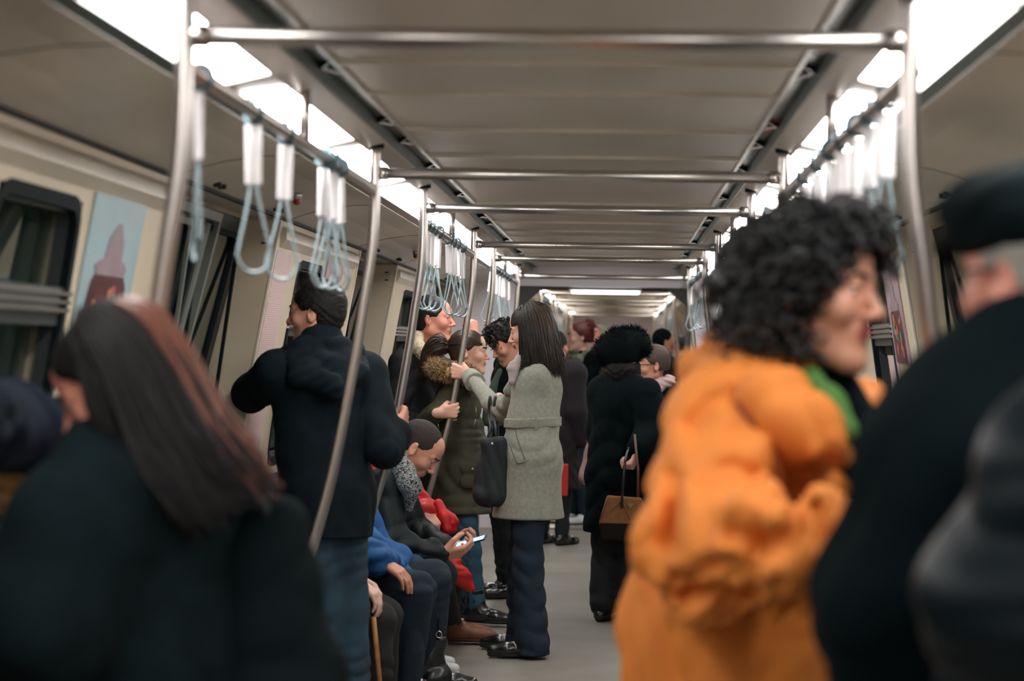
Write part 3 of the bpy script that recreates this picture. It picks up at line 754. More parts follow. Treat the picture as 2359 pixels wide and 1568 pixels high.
for i, (a, b) in enumerate(RAILS):
    for sx, side in ((-1, 'left'), (1, 'right')):
        m = MB(); m.tube([(sx*.632, a+.02, RZ), (sx*.632, b-.02, RZ)], .0165, 14)
        root = m.build('strap_rail', M_STEEL, None, True, origin=(sx*.632, (a+b)/2, RZ)); root['_o'] = (sx*.632, (a+b)/2, RZ)
        tag(root, 'steel overhead rail carrying hanging straps on the %s, %s from the viewpoint' % (side, ORD[i]), 'rail', 'strap rails')
        m = MB(); yc_ = {0: 5.12, 1: 9.6, 2: 14.0}[i]; m.tube([(sx*.632, yc_, RZ), (sx*.632, yc_, 2.08)], .013, 12); m.build('rail_support', M_STEEL, root, True)
M_SLV = mat('clear_white_sleeve', srgb(225, 220, 222), .18, coat=1); M_CAB = mat('pale_blue_cable', srgb(146, 166, 172), .25, coat=.5); M_GRIP = mat('grip_clip', srgb(90, 120, 132), .4)
def loop_pts(w_, top, bot):
    pts = []
    c = bot+w_
    for k in range(13): a = -PI*.02+PI*1.04*k/12; pts.append((0, w_*math.cos(a), c-w_*math.sin(a)))
    return [(0, .006, top), (0, w_*.45, top-(top-c)*.42)]+pts+[(0, -w_*.45, top-(top-c)*.42), (0, -.006, top)]
STRAP = empty('hanging_strap', (0, 0, 0)); STRAP['_o'] = (0, 0, 0)
m = MB(); m.tube(catmull(loop_pts(.040, -.145, -.335), 3), .0037, 7); m.build('loop', M_CAB, STRAP, True)
m = MB(); pf = [(-.006, -.018), (.006, -.018), (.006, -.004), (.002, -.002), (.002, .002), (.006, .004), (.006, .018), (-.006, .018), (-.006, .004), (-.002, .002), (-.002, -.002), (-.006, -.004)]
m.add([(x, y, -.152) for x, y in pf]+[(x, y, -.028) for x, y in pf], [(i, (i+1) % 12, 12+(i+1) % 12, 12+i) for i in range(12)]+[tuple(range(12)), tuple(range(12, 24))]); m.build('sleeve', M_SLV, STRAP, bevel=.0015)
m = MB(); ang = [2*PI*k/16 for k in range(16)]
MB().tube([(.0225*math.cos(a), -.008, .0225*math.sin(a)) for a in ang], .0042, 7, closed=True).build('clip', M_GRIP, STRAP, True); MB().tube([(.0225*math.cos(a), .008, .0225*math.sin(a)) for a in ang], .0042, 7, closed=True).build('clip', M_GRIP, STRAP, True)
def copy_tree(o, parent=None):
    c = o.copy(); COL.objects.link(c); c.parent = parent
    for ch in list(o.children): copy_tree(ch, c)
    return c
SPOT = {-1: [[3.84, 4.40, 4.84, 5.46, 5.56, 5.65, 5.76], [8.33, 8.50, 8.68, 8.90, 9.44, 9.66, 9.88, 10.20], [13.07, 13.4, 13.75, 14.1, 14.45]],
        1: [[4.05, 4.30, 4.54, 4.84, 5.10, 5.42, 5.83], [8.7, 8.95, 9.2, 9.45, 9.8, 10.1, 10.4], [13.2, 13.5, 13.8, 14.1, 14.5, 14.9, 15.2]]}
used = False
rs = random.Random(11)
for sx, side in ((-1, 'left'), (1, 'right')):
    for ri, ys in enumerate(SPOT[sx]):
        for k, y in enumerate(ys):
            s = STRAP if not used else copy_tree(STRAP); used = True
            s.location = (sx*.632, y, RZ); s.rotation_euler = (rs.uniform(-.03, .03), rs.uniform(-.05, .05), rs.uniform(.55, 1.15)*(1 if rs.random() < .5 else -1) if not (sx < 0 and ri == 0 and k == 0) else .35)
            s.scale = (1, 1, 1)
            tag(s, 'hanging strap with white sleeve and pale cable loop, %s along the %s %s rail' % (ORD[k], ORD[ri], side), 'strap', 'hanging straps')
s = copy_tree(STRAP); s.location = (-.632, 12.72, RZ); s.rotation_euler = (0, .26, 1.2); tag(s, 'lone hanging strap pulled askew near the raised hand beside the fifth pole', 'strap', 'hanging straps')
# straps and poles of the next carriage
for sx, side in ((-1, 'left'), (1, 'right')):
    for y in (20.1, 23.0, 24.6, 27.5, 29.1, 32.0):
        root = empty('grab_pole', (sx*.895, y, 0)); root['_o'] = tuple(root.location); tag(root, 'thin steel pole far off in the next carriage on the %s' % side, 'pole', 'poles of the next carriage, %s' % side)
        m = MB(); m.tube([(sx*(.625+p[0]), y, p[1]) for p in POLE], PR, 8); m.build('tube', M_STEEL, root, True)
    for (a, b) in ((20.1, 23.0), (24.6, 27.5), (29.1, 32)):
        m = MB(); m.tube([(sx*.632, a, RZ), (sx*.632, b, RZ)], .0165, 8); o = m.build('strap_rail', M_STEEL, None, True); tag(o, 'strap rail far off in the next carriage on the %s' % side, 'rail', 'rails of the next carriage, %s' % side)
    for y in (20.5, 20.9, 21.3, 21.8, 22.3, 25, 25.6, 26.2, 26.8, 27.2):
        s = copy_tree(STRAP); s.location = (sx*.632, y, RZ); s.rotation_euler = (0, 0, rs.uniform(.5, 1.4)); tag(s, 'small strap hanging far off in the next carriage on the %s' % side, 'strap', 'straps of the next carriage, %s' % side)
for y in (20.1, 23.0, 24.6, 27.5, 29.1, 32.0):
    m = MB(); m.tube([(-.612, y, 1.985), (.612, y, 1.985)], .0175, 8); o = m.build('crossbar', M_STEELX, None, True); tag(o, 'horizontal steel crossbar far off in the next carriage', 'crossbar', 'crossbars of the next carriage')
# door warning lamps
M_RED = mat('red_lens', (.42, .01, .008), .15, coat=1)
for i, (a, b) in enumerate(DOORS[1:4]):
    for sx, side in ((-1, 'left'), (1, 'right')):
        y = (a+b)/2+.12; x = sx*1.0
        root = empty('warning_lamp', (x, y, 1.985)); root['_o'] = tuple(root.location)
        tag(root, 'small red domed warning lamp over the %s doorway on the %s' % (ORD[i], side), 'lamp', 'door warning lamps')
        MB().ball((x, y, 1.955), .015, 12).build('lens', M_RED, root, True); m = MB(); m.tube([(x, y, 1.984), (x, y, 1.962)], [.02, .016], 12); m.build('base', M_SILVER, root, True)
# ================================================================ POSTERS AND NOTICES
def poster_mat(name, kind):
    m = bpy.data.materials.new(name); m.use_nodes = True; nt = m.node_tree; b = nt.nodes['Principled BSDF']; b.inputs['Roughness'].default_value = .25
    tc = nt.nodes.new('ShaderNodeTexCoord'); sp = nt.nodes.new('ShaderNodeSeparateXYZ'); nt.links.new(tc.outputs['UV'], sp.inputs[0])
    if kind == 'text':
        wv = nt.nodes.new('ShaderNodeTexWave'); wv.bands_direction = 'Y'; wv.inputs['Scale'].default_value = 30; wv.inputs['Distortion'].default_value = 0
        nt.links.new(tc.outputs['UV'], wv.inputs['Vector'])
        nz = nt.nodes.new('ShaderNodeTexNoise'); nz.inputs['Scale'].default_value = 40; mp = nt.nodes.new('ShaderNodeMapping'); mp.inputs['Scale'].default_value = (3, 1, 1)
        nt.links.new(tc.outputs['UV'], mp.inputs[0]); nt.links.new(mp.outputs[0], nz.inputs['Vector'])
        mt = nt.nodes.new('ShaderNodeMath'); mt.operation = 'MULTIPLY'; nt.links.new(wv.outputs['Fac'], mt.inputs[0]); nt.links.new(nz.outputs['Fac'], mt.inputs[1])
        r = nt.nodes.new('ShaderNodeValToRGB'); r.color_ramp.elements[0].position = .38; r.color_ramp.elements[0].color = (*srgb(232, 205, 203), 1); r.color_ramp.elements[1].position = .5; r.color_ramp.elements[1].color = (*srgb(178, 150, 152), 1)
        nt.links.new(mt.outputs[0], r.inputs[0]); nt.links.new(r.outputs[0], b.inputs['Base Color'])
    return m
M_TXT = poster_mat('notice_print', 'text')
def uvplate(name, sx, y0, y1, z0, z1, off, m, parent=None):
    zs = sorted({z0, z1}|{z for _, z in IN if z0 < z < z1}); v = []; f = []; uv = []
    for z in zs: v += [lean(sx, y0, z, off), lean(sx, y1, z, off)]
    me = bpy.data.meshes.new(name)
    for i in range(len(zs)-1): f.append((2*i, 2*i+1, 2*i+3, 2*i+2))
    n = len(v); v += [lean(sx, p[1], p[2], off-.004) for p in v[:n]]; f += [tuple(n+k for k in q)[::-1] for q in f]
    loop = [2*i for i in range(len(zs))]+[2*i+1 for i in reversed(range(len(zs)))]
    for a_, b_ in zip(loop, loop[1:]+loop[:1]): f.append((b_, a_, n+a_, n+b_))
    me.from_pydata(v, [], f); me.update(); l = me.uv_layers.new(name='uv')
    for p in me.polygons:
        for li in p.loop_indices:
            c = me.vertices[me.loops[li].vertex_index].co; l.data[li].uv = ((c.y-y0)/(y1-y0), (c.z-z0)/(z1-z0))
    if parent is None: o = link(name, me, m, None, (sx*xin((z0+z1)/2), (y0+y1)/2, (z0+z1)/2), False); o['_o'] = tuple(o.location); return o
    return link(name, me, m, parent, None, False)
def flat_shape(m, sx, pts, off, th=.0015, mi=0):
    """outline in (y, z) printed on the wall plane"""
    n = len(pts); v = [lean(sx, y, z, off) for y, z in pts]+[lean(sx, y, z, off+th) for y, z in pts]
    m.add(v, [tuple(range(n)), tuple(range(2*n-1, n-1, -1))]+[(i, (i+1) % n, n+(i+1) % n, n+i) for i in range(n)], mi)
def advert(sx, y0, label, w_=.56, bg=None):
    z0, z1 = 1.42, 1.835
    o = uvplate('wall_poster', sx, y0, y0+w_, z0, z1, .006, bg or mat('poster_sky_blue', srgb(165, 190, 196), .25, var=.05))
    tag(o, label, 'poster')
    cy = y0+w_*.5
    def S_(pts): return [(cy+a*w_, z0+b*(z1-z0)) for a, b in pts]
    m = MB(); bell = [(-.36, .0), (-.38, .25), (-.33, .46), (-.24, .54), (.24, .54), (.34, .44), (.38, .2), (.36, 0)]
    flat_shape(m, sx, S_(bell), .0065); m.build('printed_jar', mat('print_maroon', srgb(92, 48, 52), .25, var=.7, vscale=26), o)
    m = MB(); flat_shape(m, sx, S_([(-.27, .50), (-.31, .56), (-.22, .60), (.22, .60), (.3, .55), (.26, .50)]), .0072)
    flat_shape(m, sx, S_([(-.16, .60), (-.12, .74), (0, .84), (.06, .84), (.16, .72), (.18, .60)]), .007); m.build('printed_lid', mat('print_mauve', srgb(158, 138, 146), .25, var=.1), o)
    m = MB(); r2 = random.Random(int(y0*10))
    for k in range(16):
        a, b, s = r2.uniform(-.28, .28), r2.uniform(.06, .42), r2.uniform(.03, .07)
        flat_shape(m, sx, S_([(a+s*math.cos(t), b+s*math.sin(t)) for t in [i*PI/4 for i in range(8)]]), .008+k*.0001, .0004, k % 3)
    m.build('printed_sweets', [mat('print_amber', srgb(206, 128, 60), .3), mat('print_rose', srgb(176, 96, 96), .3), mat('print_green', srgb(96, 140, 120), .3)], o)
advert(-1, 5.37, 'pale blue poster of a dark jar full of sweets, left wall beside the near window', .57)
advert(-1, 9.66, 'small pink poster high on the left wall behind the dark haired man', .55, mat('poster_rose', srgb(196, 158, 160), .25, var=.1))
advert(1, 8.42, 'lilac poster on the right wall behind the curly haired person', .42, mat('poster_lilac', srgb(178, 150, 160), .25, var=.1))
o = uvplate('route_notice', -1, 8.235, 8.60, 1.0, 1.82, .006, M_TXT); tag(o, 'tall narrow pinkish notice in fine print at the left wall corner past the doorway', 'notice')
o = uvplate('route_notice', 1, 7.9+.9, 8.8+.3, 1.05, 1.45, .006, M_TXT); tag(o, 'pale printed notice low on the right wall behind the orange jacket', 'notice')
# red stickers in the ceiling channel on the right
for y, lab in ((6.2, 'near'), (11.9, 'far')):
    m = MB().box((.556, y, 2.1225), (.586, y+.35, 2.1245)); o = m.build('ceiling_sticker', mat('red_sticker', srgb(196, 70, 50), .4, var=.5, vscale=30), None); tag(o, 'red orange sticker inside the right ceiling channel, the %s one of two' % lab, 'sticker')
# ================================================================ BENCHES
for i, (a, b) in enumerate(BAYS[:4]):
    for sx, side in ((-1, 'left'), (1, 'right')):
        a_, b_ = a+.14, b-.14
        root = empty('bench_seat', (sx*1.1, (a+b)/2, 0)); root['_o'] = tuple(root.location)
        tag(root, 'long %s bench seat along the %s wall, %s from the viewpoint' % ('blue grey', side, ORD[i]), 'bench', 'wall benches')
        n = max(1, round((b_-a_)/.46)); dy = (b_-a_)/n; ms = MB(); mb_ = MB(); mc = MB()
        for k in range(n):
            u, v = a_+k*dy+.012, a_+(k+1)*dy-.012
            ms.prism([(sx*.90, .40), (sx*.88, .43), (sx*.90, .455), (sx*1.24, .44), (sx*1.26, .40)], u, v)
            mb_.prism([(sx*1.235, .44), (sx*1.27, .92), (sx*1.305, .92), (sx*1.32, .44)], u, v)
        ms.build('seat', M_SEATF, root, bevel=.01); mb_.build('backrest', M_SEATF, root, bevel=.01)
        MB().box((min(sx*1.0, sx*1.32), a_, .0), (max(sx*1.0, sx*1.32), b_, .40)).build('base', M_SEATS, root)
# ================================================================ PEOPLE
SK_A = skin('fair', srgb(222, 172, 150)); SK_B = skin('warm', srgb(210, 150, 124)); SK_C = skin('ruddy', srgb(212, 142, 122)); SK_D = skin('pale', srgb(232, 188, 168))
LIP = mat('lip', srgb(188, 118, 104), .45); LIPR = mat('lip_dark', srgb(160, 82, 78), .4)
M_HAIRD = mat('hair_dark', (.008, .0065, .006), .62, spec=.3, var=.4, vscale=30, bump=.5, bscale=160)
M_HAIRB = mat('hair_brown', (.014, .0085, .0062), .42, var=.5, vscale=20, bump=.3, bscale=140)
M_HAIRR = mat('hair_red', srgb(92, 26, 22), .5, var=.4, vscale=30, bump=.5, bscale=160)
M_HAIRG = mat('hair_grey', srgb(150, 146, 138), .6, var=.3, vscale=60, bump=.6, bscale=200)
M_JEAN = mat('dark_denim', srgb(14, 36, 54), .85, var=.35, vscale=9, bump=.4, bscale=350)
M_JEAN2 = mat('blue_denim', srgb(38, 78, 98), .85, var=.35, vscale=12, bump=.5, bscale=300)
M_JEAN3 = mat('navy_denim', srgb(18, 34, 48), .85, var=.3, vscale=10, bump=.4, bscale=350)
M_BLK = mat('black_wool', (.0018, .0056, .0072), .95, var=.4, vscale=25, bump=.3, bscale=260, spec=.12)
M_BLK2 = mat('black_cotton', (.0040, .0095, .0135), .9, var=.35, vscale=18, bump=.4, bscale=240, spec=.2)
M_PUFF = mat('black_nylon', (.0045, .0095, .0115), .6, spec=.3, var=.3, vscale=10, bump=.2, bscale=120)
M_TROU = mat('black_trousers', (.009, .013, .016), .8, bump=.3, bscale=200)
M_SHOE = mat('black_leather', (.010, .011, .012), .25, coat=.5, bump=.15, bscale=90)
M_SOLE = mat('dark_sole', (.015, .014, .013), .7)
M_BROWNB = mat('tan_boot_leather', srgb(128, 76, 48), .5, var=.3, vscale=20, bump=.3, bscale=120)
M_WHITE = mat('white_leather', srgb(225, 225, 225), .4)
def grip(J, s, pole, d, palm, curl=(1.15, 1.15, .7), hs=1.0, reach=.062, thumb=.9, off=.030):
    d = unit(d); palm = unit(np.array(palm, float)-d*np.dot(palm, d)); w_ = np.array(pole, float)-d*reach-palm*off
    J['wr'+s] = w_; return dict(wrist=w_, d=d, palm=palm, curl=curl, side=1 if s == 'R' else -1, hs=hs, thumb=thumb)
def hand(J, s, d, palm, curl=(.4, .5, .3), hs=1.0, thumb=.4):
    return dict(wrist=J['wr'+s], d=d, palm=palm, curl=curl, side=1 if s == 'R' else -1, hs=hs, thumb=thumb)
def pole_at(sx, y, z): return V(sx*pole_x(z), y, z)
def z_at(py, d): return at(1432, py, d)[2]
def sit(pel, f, H=1.7, lean=.06, hd=None, knee_z=.50, sp=.11, reach=.0, **over):
    f = unit((f[0], f[1], 0)); r = np.array([f[1], -f[0], 0]); pel = np.array(pel, float); k = H/1.7
    J = skel((pel[0], pel[1]), f, H); J['base'] = V(pel[0], pel[1], 0)
    J['pelvis'] = pel; J['waist'] = pel+V(0, 0, .17*k)+f*lean*.4; J['chest'] = pel+V(0, 0, .36*k)+f*lean; J['neck'] = pel+V(0, 0, .53*k)+f*lean*1.4
    J['head'] = J['neck']+V(0, 0, .155*k)+f*(.03+lean*.4) if hd is None else np.array(hd, float)
    for s, g in (('L', -1), ('R', 1)):
        J['sh'+s] = J['neck']+V(0, 0, -.055)+r*g*.185*k; J['hi'+s] = pel+r*g*.09; J['kn'+s] = J['hi'+s]+f*(.42*k)+r*g*(sp-.09); J['kn'+s][2] = knee_z
        J['an'+s] = J['kn'+s]+f*reach; J['an'+s][2] = .075; J['t'+s] = J['an'+s]+f*.14; J['t'+s][2] = .03
        J['el'+s] = J['sh'+s]+V(0, 0, -.27*k)+f*.06+r*g*.02; J['wr'+s] = J['hi'+s]+f*.25-r*g*.04+V(0, 0, .12)
    for k_, v_ in over.items(): J[k_] = np.array(v_, float)
    return J

# ---- 1. woman in the light grey belted coat (centre)
def grey_coat_woman():
    J = skel((at(1222, 1500, 10.15)[0], 10.15), (-1, .30), 1.71)
    J.update(head=at(1221, 762, 10.30), neck=at(1240, 835, 10.30), chest=at(1236, 900, 10.28), waist=at(1228, 975, 10.24), pelvis=at(1224, 1058, 10.2),
             shL=at(1240, 868, 10.20), shR=at(1222, 868, 10.50), elL=at(1158, 958, 10.42), elR=at(1172, 950, 10.66), wrR=at(1150, 915, 10.72),
             hiL=at(1222, 1075, 10.14), hiR=at(1222, 1075, 10.26), knL=at(1216, 1300, 10.08), knR=at(1206, 1290, 10.28), anL=at(1226, 1480, 10.02), anR=at(1205, 1456, 10.27))
    J['anL'][2] = J['anR'][2] = .078; J['tL'] = J['anL']+V(-.16, -.01, -.05); J['tR'] = J['anR']+V(-.16, .02, -.05)
    J['hf'] = unit(V(-1, .06, -.26))
    h = grip(J, 'L', pole_at(-1, 10.93, z_at(862, 10.93)), (-.96, .22, .18), (.25, .96, 0), hs=.97)
    # forearm has to reach: slide the elbow between shoulder and wrist
    J['elL'] = at(1150, 950, 10.50)
    o = body(J, 'person', 'woman in light grey belted wool coat gripping the pole, long brown hair, facing left', SK_A, male=False, vox=.0048, hands=[h], brow=(.02, .012, .008), lipm=LIPR)
    S = Solid(); f = J['f']
    top_prims(S, J, ease=-.018, hem=z_at(1196, 10.2), flare=1.24, q=.92, sl=(.066, .068, .052), shr=.060)
    S.rc(J['neck']+V(0, 0, .01), J['neck']-V(0, 0, .05), .066, .085, .03)
    S.wave(folds(.010, .13, 5, dirn=(0, 0, 1), squeeze=.3)); mid = (J['elL']+J['shL'])/2
    g = folds(.016, .07, 9); ce = J['elL']
    S.wave(lambda x, y, z: g(x, y, z)*np.exp(-(((x-ce[0])**2+(y-ce[1])**2+(z-ce[2])**2)/.014)))
    M = mat('grey_wool', srgb(152, 154, 141), .95, var=.14, vscale=60, bump=.35, bscale=420, sheen=.3)
    coat = clothe(o, 'coat', S, M, .0058)
    # belt, buckle loop, cuff, pocket seams, collar, back vent seam
    S = Solid(); b0 = J['waist']-V(0, 0, .0)+V(0, 0, .005); S.rc(b0-V(0, 0, .024), b0+V(0, 0, .020), .150, .146, .01, f, .93); S.clip(b0+V(0, 0, .024), (-.05, 0, 1)); S.clip(b0-V(0, 0, .022), (.05, 0, -1)); S.wave(folds(.003, .1, 3))
    clothe(o, 'belt', S, M, .005)
    m = MB(); q = b0+V(.02, -.147, 0); m.box(q-V(.006, .004, .030), q+V(.006, .006, .030)); m.build('belt_loop', M, o, bevel=.002)
    cw = J['wrL']; cd = unit(J['elL']-cw); S = Solid(); S.rc(cw+cd*.022, cw+cd*.100, .045, .055, .01); S.clip(cw+cd*.103, cd); S.clip(cw+cd*.022, -cd); clothe(o, 'cuff', S, M, .005)
    for pp in (((1188, 986), (1191, 1008), (1209, 1058)), ((1173, 1022), (1182, 1045), (1191, 1067)), ((1191, 1067), (1204, 1065), (1218, 1060))):
        m = MB(); m.tube(catmull([at(*a, 10.047) for a in pp], 4), .0026, 6); m.build('pocket_seam', mat('grey_seam', srgb(112, 112, 102), .95), o, True)
    S = Solid(); n = J['neck']; S.rc(n+V(-.02, -.06, .02), n+V(-.13, -.04, -.13), .026, .030, .02, (0, 1, 0), .5); S.rc(n+V(.045, -.03, .03), n+V(-.02, -.06, .02), .024, .026, .02); S.rc(n+V(-.05, .06, .02), n+V(-.14, .04, -.14), .025, .03, .02)
    clothe(o, 'collar', S, M, .005)
    # lower-leg jeans, shoes
    S = Solid(); leg_prims(S, J, (.080, .070, .080), hemup=-.045, top=.80); S.clip((0, 0, .018), (0, 0, -1)); S.wave(folds(.009, .09, 4)); clothe(o, 'jeans', S, M_JEAN, .007)
    shoes(o, J, M_SHOE, M_SOLE, .006, name='shoe')
    cap = hair_cap(J, 1.0, .004, low=-.12, seed=3).mesh('hair', .006)
    st = long_hair(J, 1.0, 1500, (1.15, PI), .40, seed=6, r=.0024, drop=1.62, wob=.018, start=.02, part=.0, back=(.26, -.05, 0), out=.006)
    st += long_hair(J, 1.0, 260, (.95, 1.25), .40, seed=8, r=.0020, drop=1.65, wob=.014, start=.05, back=(.10, 0, 0))
    st += swept(J, 1.0, 500, 7)
    c = link('hair', join_meshes('hair', [cap, tubes_mesh('t', st)]), M_HAIRB, o)
    S = Solid(); S.chain([at(1196, 826, 10.24), at(1182, 850, 10.22), at(1180, 880, 10.2)], [.022, .026, .018]); S.wave(folds(.004, .06, 3)); clothe(o, 'neck_scarf', S, mat('pale_scarf', srgb(178, 166, 160), .9, bump=.3, bscale=200), .005, 'pale pinkish grey scarf at the throat')
    hl = long_hair(J, 1.0, 60, (1.7, 2.7), .40, seed=16, r=.0016, drop=1.62, wob=.018, start=.9, back=(.26, -.05, 0), out=.012)
    link('hair_highlights', tubes_mesh('t', hl), mat('hair_golden', srgb(78, 56, 40), .45), o)
    # black tote bag on her forearm
    bg = Solid(); c0 = at(1126, 1092, 10.12)
    bg.rc(at(1134, 1040, 10.10), at(1128, 1130, 10.10), .060, .080, .03, (.15, 1, 0), .5); bg.rc(at(1104, 1138, 10.10), at(1150, 1146, 10.10), .034, .034, .02); bg.rc(at(1118, 1020, 10.10), at(1152, 1018, 10.10), .022, .022, .02); bg.rc(at(1152, 1018, 10.10), at(1156, 1140, 10.10), .022, .026, .02); bg.wave(folds(.006, .09, 12, (0, 0, 1), .3))
    me = bg.mesh('tote_bag', .006); t = link('tote_bag', me, mat('black_bag_cloth', (.012, .019, .024), .7, bump=.3, bscale=200), None, tuple(c0)); t['_o'] = tuple(map(float, c0))
    tag(t, 'slouchy black tote bag hanging from the elbow of the woman in grey', 'bag')
    for dx in (-.012, .014):
        m = MB(); e = J['elL']+V(-.035, 0, -.0); m.tube(catmull([at(1128, 1030, 10.12)+V(dx*2, 0, 0), at(1136, 985, 10.16)+V(dx, -.03, 0), e+V(dx, -.072, -.02), e+V(dx, -.05, .062), e+V(dx, .03, .072), e+V(dx*1, .075, .0), at(1140, 990, 10.38)+V(dx, 0, 0), at(1132, 1032, 10.17)+V(dx*2, 0, 0)], 5), .0065, 8); m.build('handle', mat('black_bag_cloth', (.012, .019, .024), .7), t, True)
    m = MB(); m.ball(at(1134, 1022, 10.06), .008, 8); m.build('metal_clasp', M_SILVER, t, True)
grey_coat_woman()

# ---- 2. girl in the olive parka
def parka_girl():
    J = skel((at(1062, 1420, 11.29)[0], 11.29), (1, .05), 1.56)
    J.update(head=at(1082, 812, 11.27), neck=at(1058, 872, 11.27), chest=at(1054, 930, 11.29), waist=at(1052, 1010, 11.29), pelvis=at(1056, 1085, 11.29),
             shR=at(1048, 892, 11.13), shL=at(1056, 892, 11.43), elR=at(985, 968, 11.08), elL=at(1095, 990, 11.47), wrL=at(1120, 1050, 11.37),
             hiR=at(1062, 1110, 11.21), hiL=at(1055, 1110, 11.37), knR=at(1082, 1265, 11.19), knL=at(1045, 1260, 11.37), anR=at(1098, 1408, 11.15), anL=at(1062, 1395, 11.37))
    J['anR'][2] = .085; J['anL'][2] = .08; J['tR'] = J['anR']+V(.13, -.03, -.06); J['tL'] = J['anL']+V(.12, -.02, -.06); J['hf'] = unit(V(1, -.10, -.02))
    h = grip(J, 'R', pole_at(-1, 10.93, z_at(950, 11.10)), (.95, .25, .12), (-.2, .95, .1), hs=.95)
    o = body(J, 'person', 'girl in an olive green parka with fur hood and ponytail, facing right', SK_A, hs=.95, male=False, vox=.0048, hands=[h], brow=(.03, .02, .012), lipm=LIP)
    M = mat('olive_cotton', srgb(62, 62, 44), .75, var=.22, vscale=14, bump=.35, bscale=300)
    S = Solid(); top_prims(S, J, ease=-.006, hem=z_at(1188, 11.27), flare=1.22, q=.92, sl=(.060, .058, .046), shr=.052, bulk=.92)
    S.wave(folds(.010, .10, 7)); clothe(o, 'parka', S, M, .006)
    S = Solid(); y0 = J['chest'][1]-.150; a = at(1050, 1052, y0); S.rc(at(1072, 1078, 11.13), at(1098, 1080, 11.14), .030, .030, .01, (0, 1, 0), .35); S.rc(at(1072, 1110, 11.13), at(1096, 1112, 11.14), .034, .034, .01, (0, 1, 0), .35); clothe(o, 'pocket', S, M, .006)
    MB().ball(at(1088, 1080, 11.12), .0075, 10).build('snap_button', M_SILVER, o, True)
    for a, b in (((1095, 935), (1098, 960)), ((1096, 965), (1090, 985)), ((1009, 975), (1011, 986))):
        MB().tube([at(*a, 11.10 if a[0] > 1050 else 10.98), at(*b, 11.10 if a[0] > 1050 else 10.98)], .0030, 6).build('zip', mat('brass_zip', srgb(170, 160, 120), .35, .7), o, True)
    # hood with fur edge
    n = J['neck']; S = Solid(); S.rc(n+V(-.10, -.06, .00), n+V(-.10, .07, 0), .055, .055, .04); S.rc(n+V(-.02, -.08, .02), n+V(-.02, .08, .02), .045, .045, .04); clothe(o, 'hood', S, M, .006)
    ring = [at(998, 846, 11.22), at(1012, 852, 11.09), at(1036, 858, 11.03), at(1064, 858, 11.03), at(1084, 866, 11.07), at(1094, 890, 11.17)]
    ch = [(ring[i], ring[i+1], .026, .026) for i in range(5)]; S = Solid(); S.chain(ring, [.026]*6)
    fu = link('fur_trim', join_meshes('f', [S.mesh('f', .006), tubes_mesh('t', fur(ch, 3600, .038, 3, .0017, spread=1))]), mat('fur_tan', srgb(176, 146, 104), .8, var=.5, vscale=50), o)
    link('fur_dark_tips', tubes_mesh('t', fur(ch, 1300, .044, 5, .0015)), mat('fur_dark', srgb(66, 48, 36), .8), o)
    # hair: cap, ponytail
    cap = hair_cap(J, .95, .0, low=-.05, seed=5, front=-.012)
    R = face_frame(J); c = J['head']; t0 = c+R@V(0, -.105, .02); cap.chain([t0, t0+V(-.05, 0, .012), t0+V(-.10, -.01, -.02), t0+V(-.13, -.01, -.09)], [.024, .036, .040, .034])
    st = []
    rg = np.random.default_rng(2)
    for i in range(160):
        q = rg.normal(size=3)*V(.008, .024, .020); pt = catmull([t0+q*.3, t0+V(-.055, 0, .018)+q*1.3, t0+V(-.115, -.01, -.02)+q*1.3, t0+V(-.14, -.015, -.10)+q*1.1, t0+V(-.14, -.01, -.17)+q*.6], 3)
        st.append((np.array(pt), np.linspace(.0034, .0012, len(pt))))
    for i in range(420):
        a = rg.uniform(-1.5, 1.5); e = rg.uniform(-.25, 1.35); pts = []
        for t in np.linspace(0, 1, 9):
            ang = e*.55+1.05-(1.05+e*.55+.05)*0; yy = math.cos(t*2.35+.62-abs(a)*.12)*(1); zz = math.sin(t*2.35+.62)
            u = V(math.sin(a)*.085*math.sin(min(PI, t*2.6+.42)), -.020+.104*math.cos(t*2.75+.42)*1, .037+.094*math.cos(a)*math.sin(t*2.75+.42)); pts.append(c+R@u*.95)
        st.append((np.array(pts), np.full(9, .0022)))
    link('hair', join_meshes('h', [cap.mesh('h', .006), tubes_mesh('t', st)]), mat('hair_chestnut', (.038, .020, .013), .38, var=.5, vscale=20, bump=.3, bscale=140), o)
    S = Solid(); leg_prims(S, J, (.072, .056, .048), hemup=.02, top=.66); S.wave(folds(.005, .07, 4)); clothe(o, 'jeans', S, M_JEAN2, .006)
    shoes(o, J, M_SHOE, M_SOLE, .006, boot=.10, sz=.95, name='ankle_boot')
parka_girl()

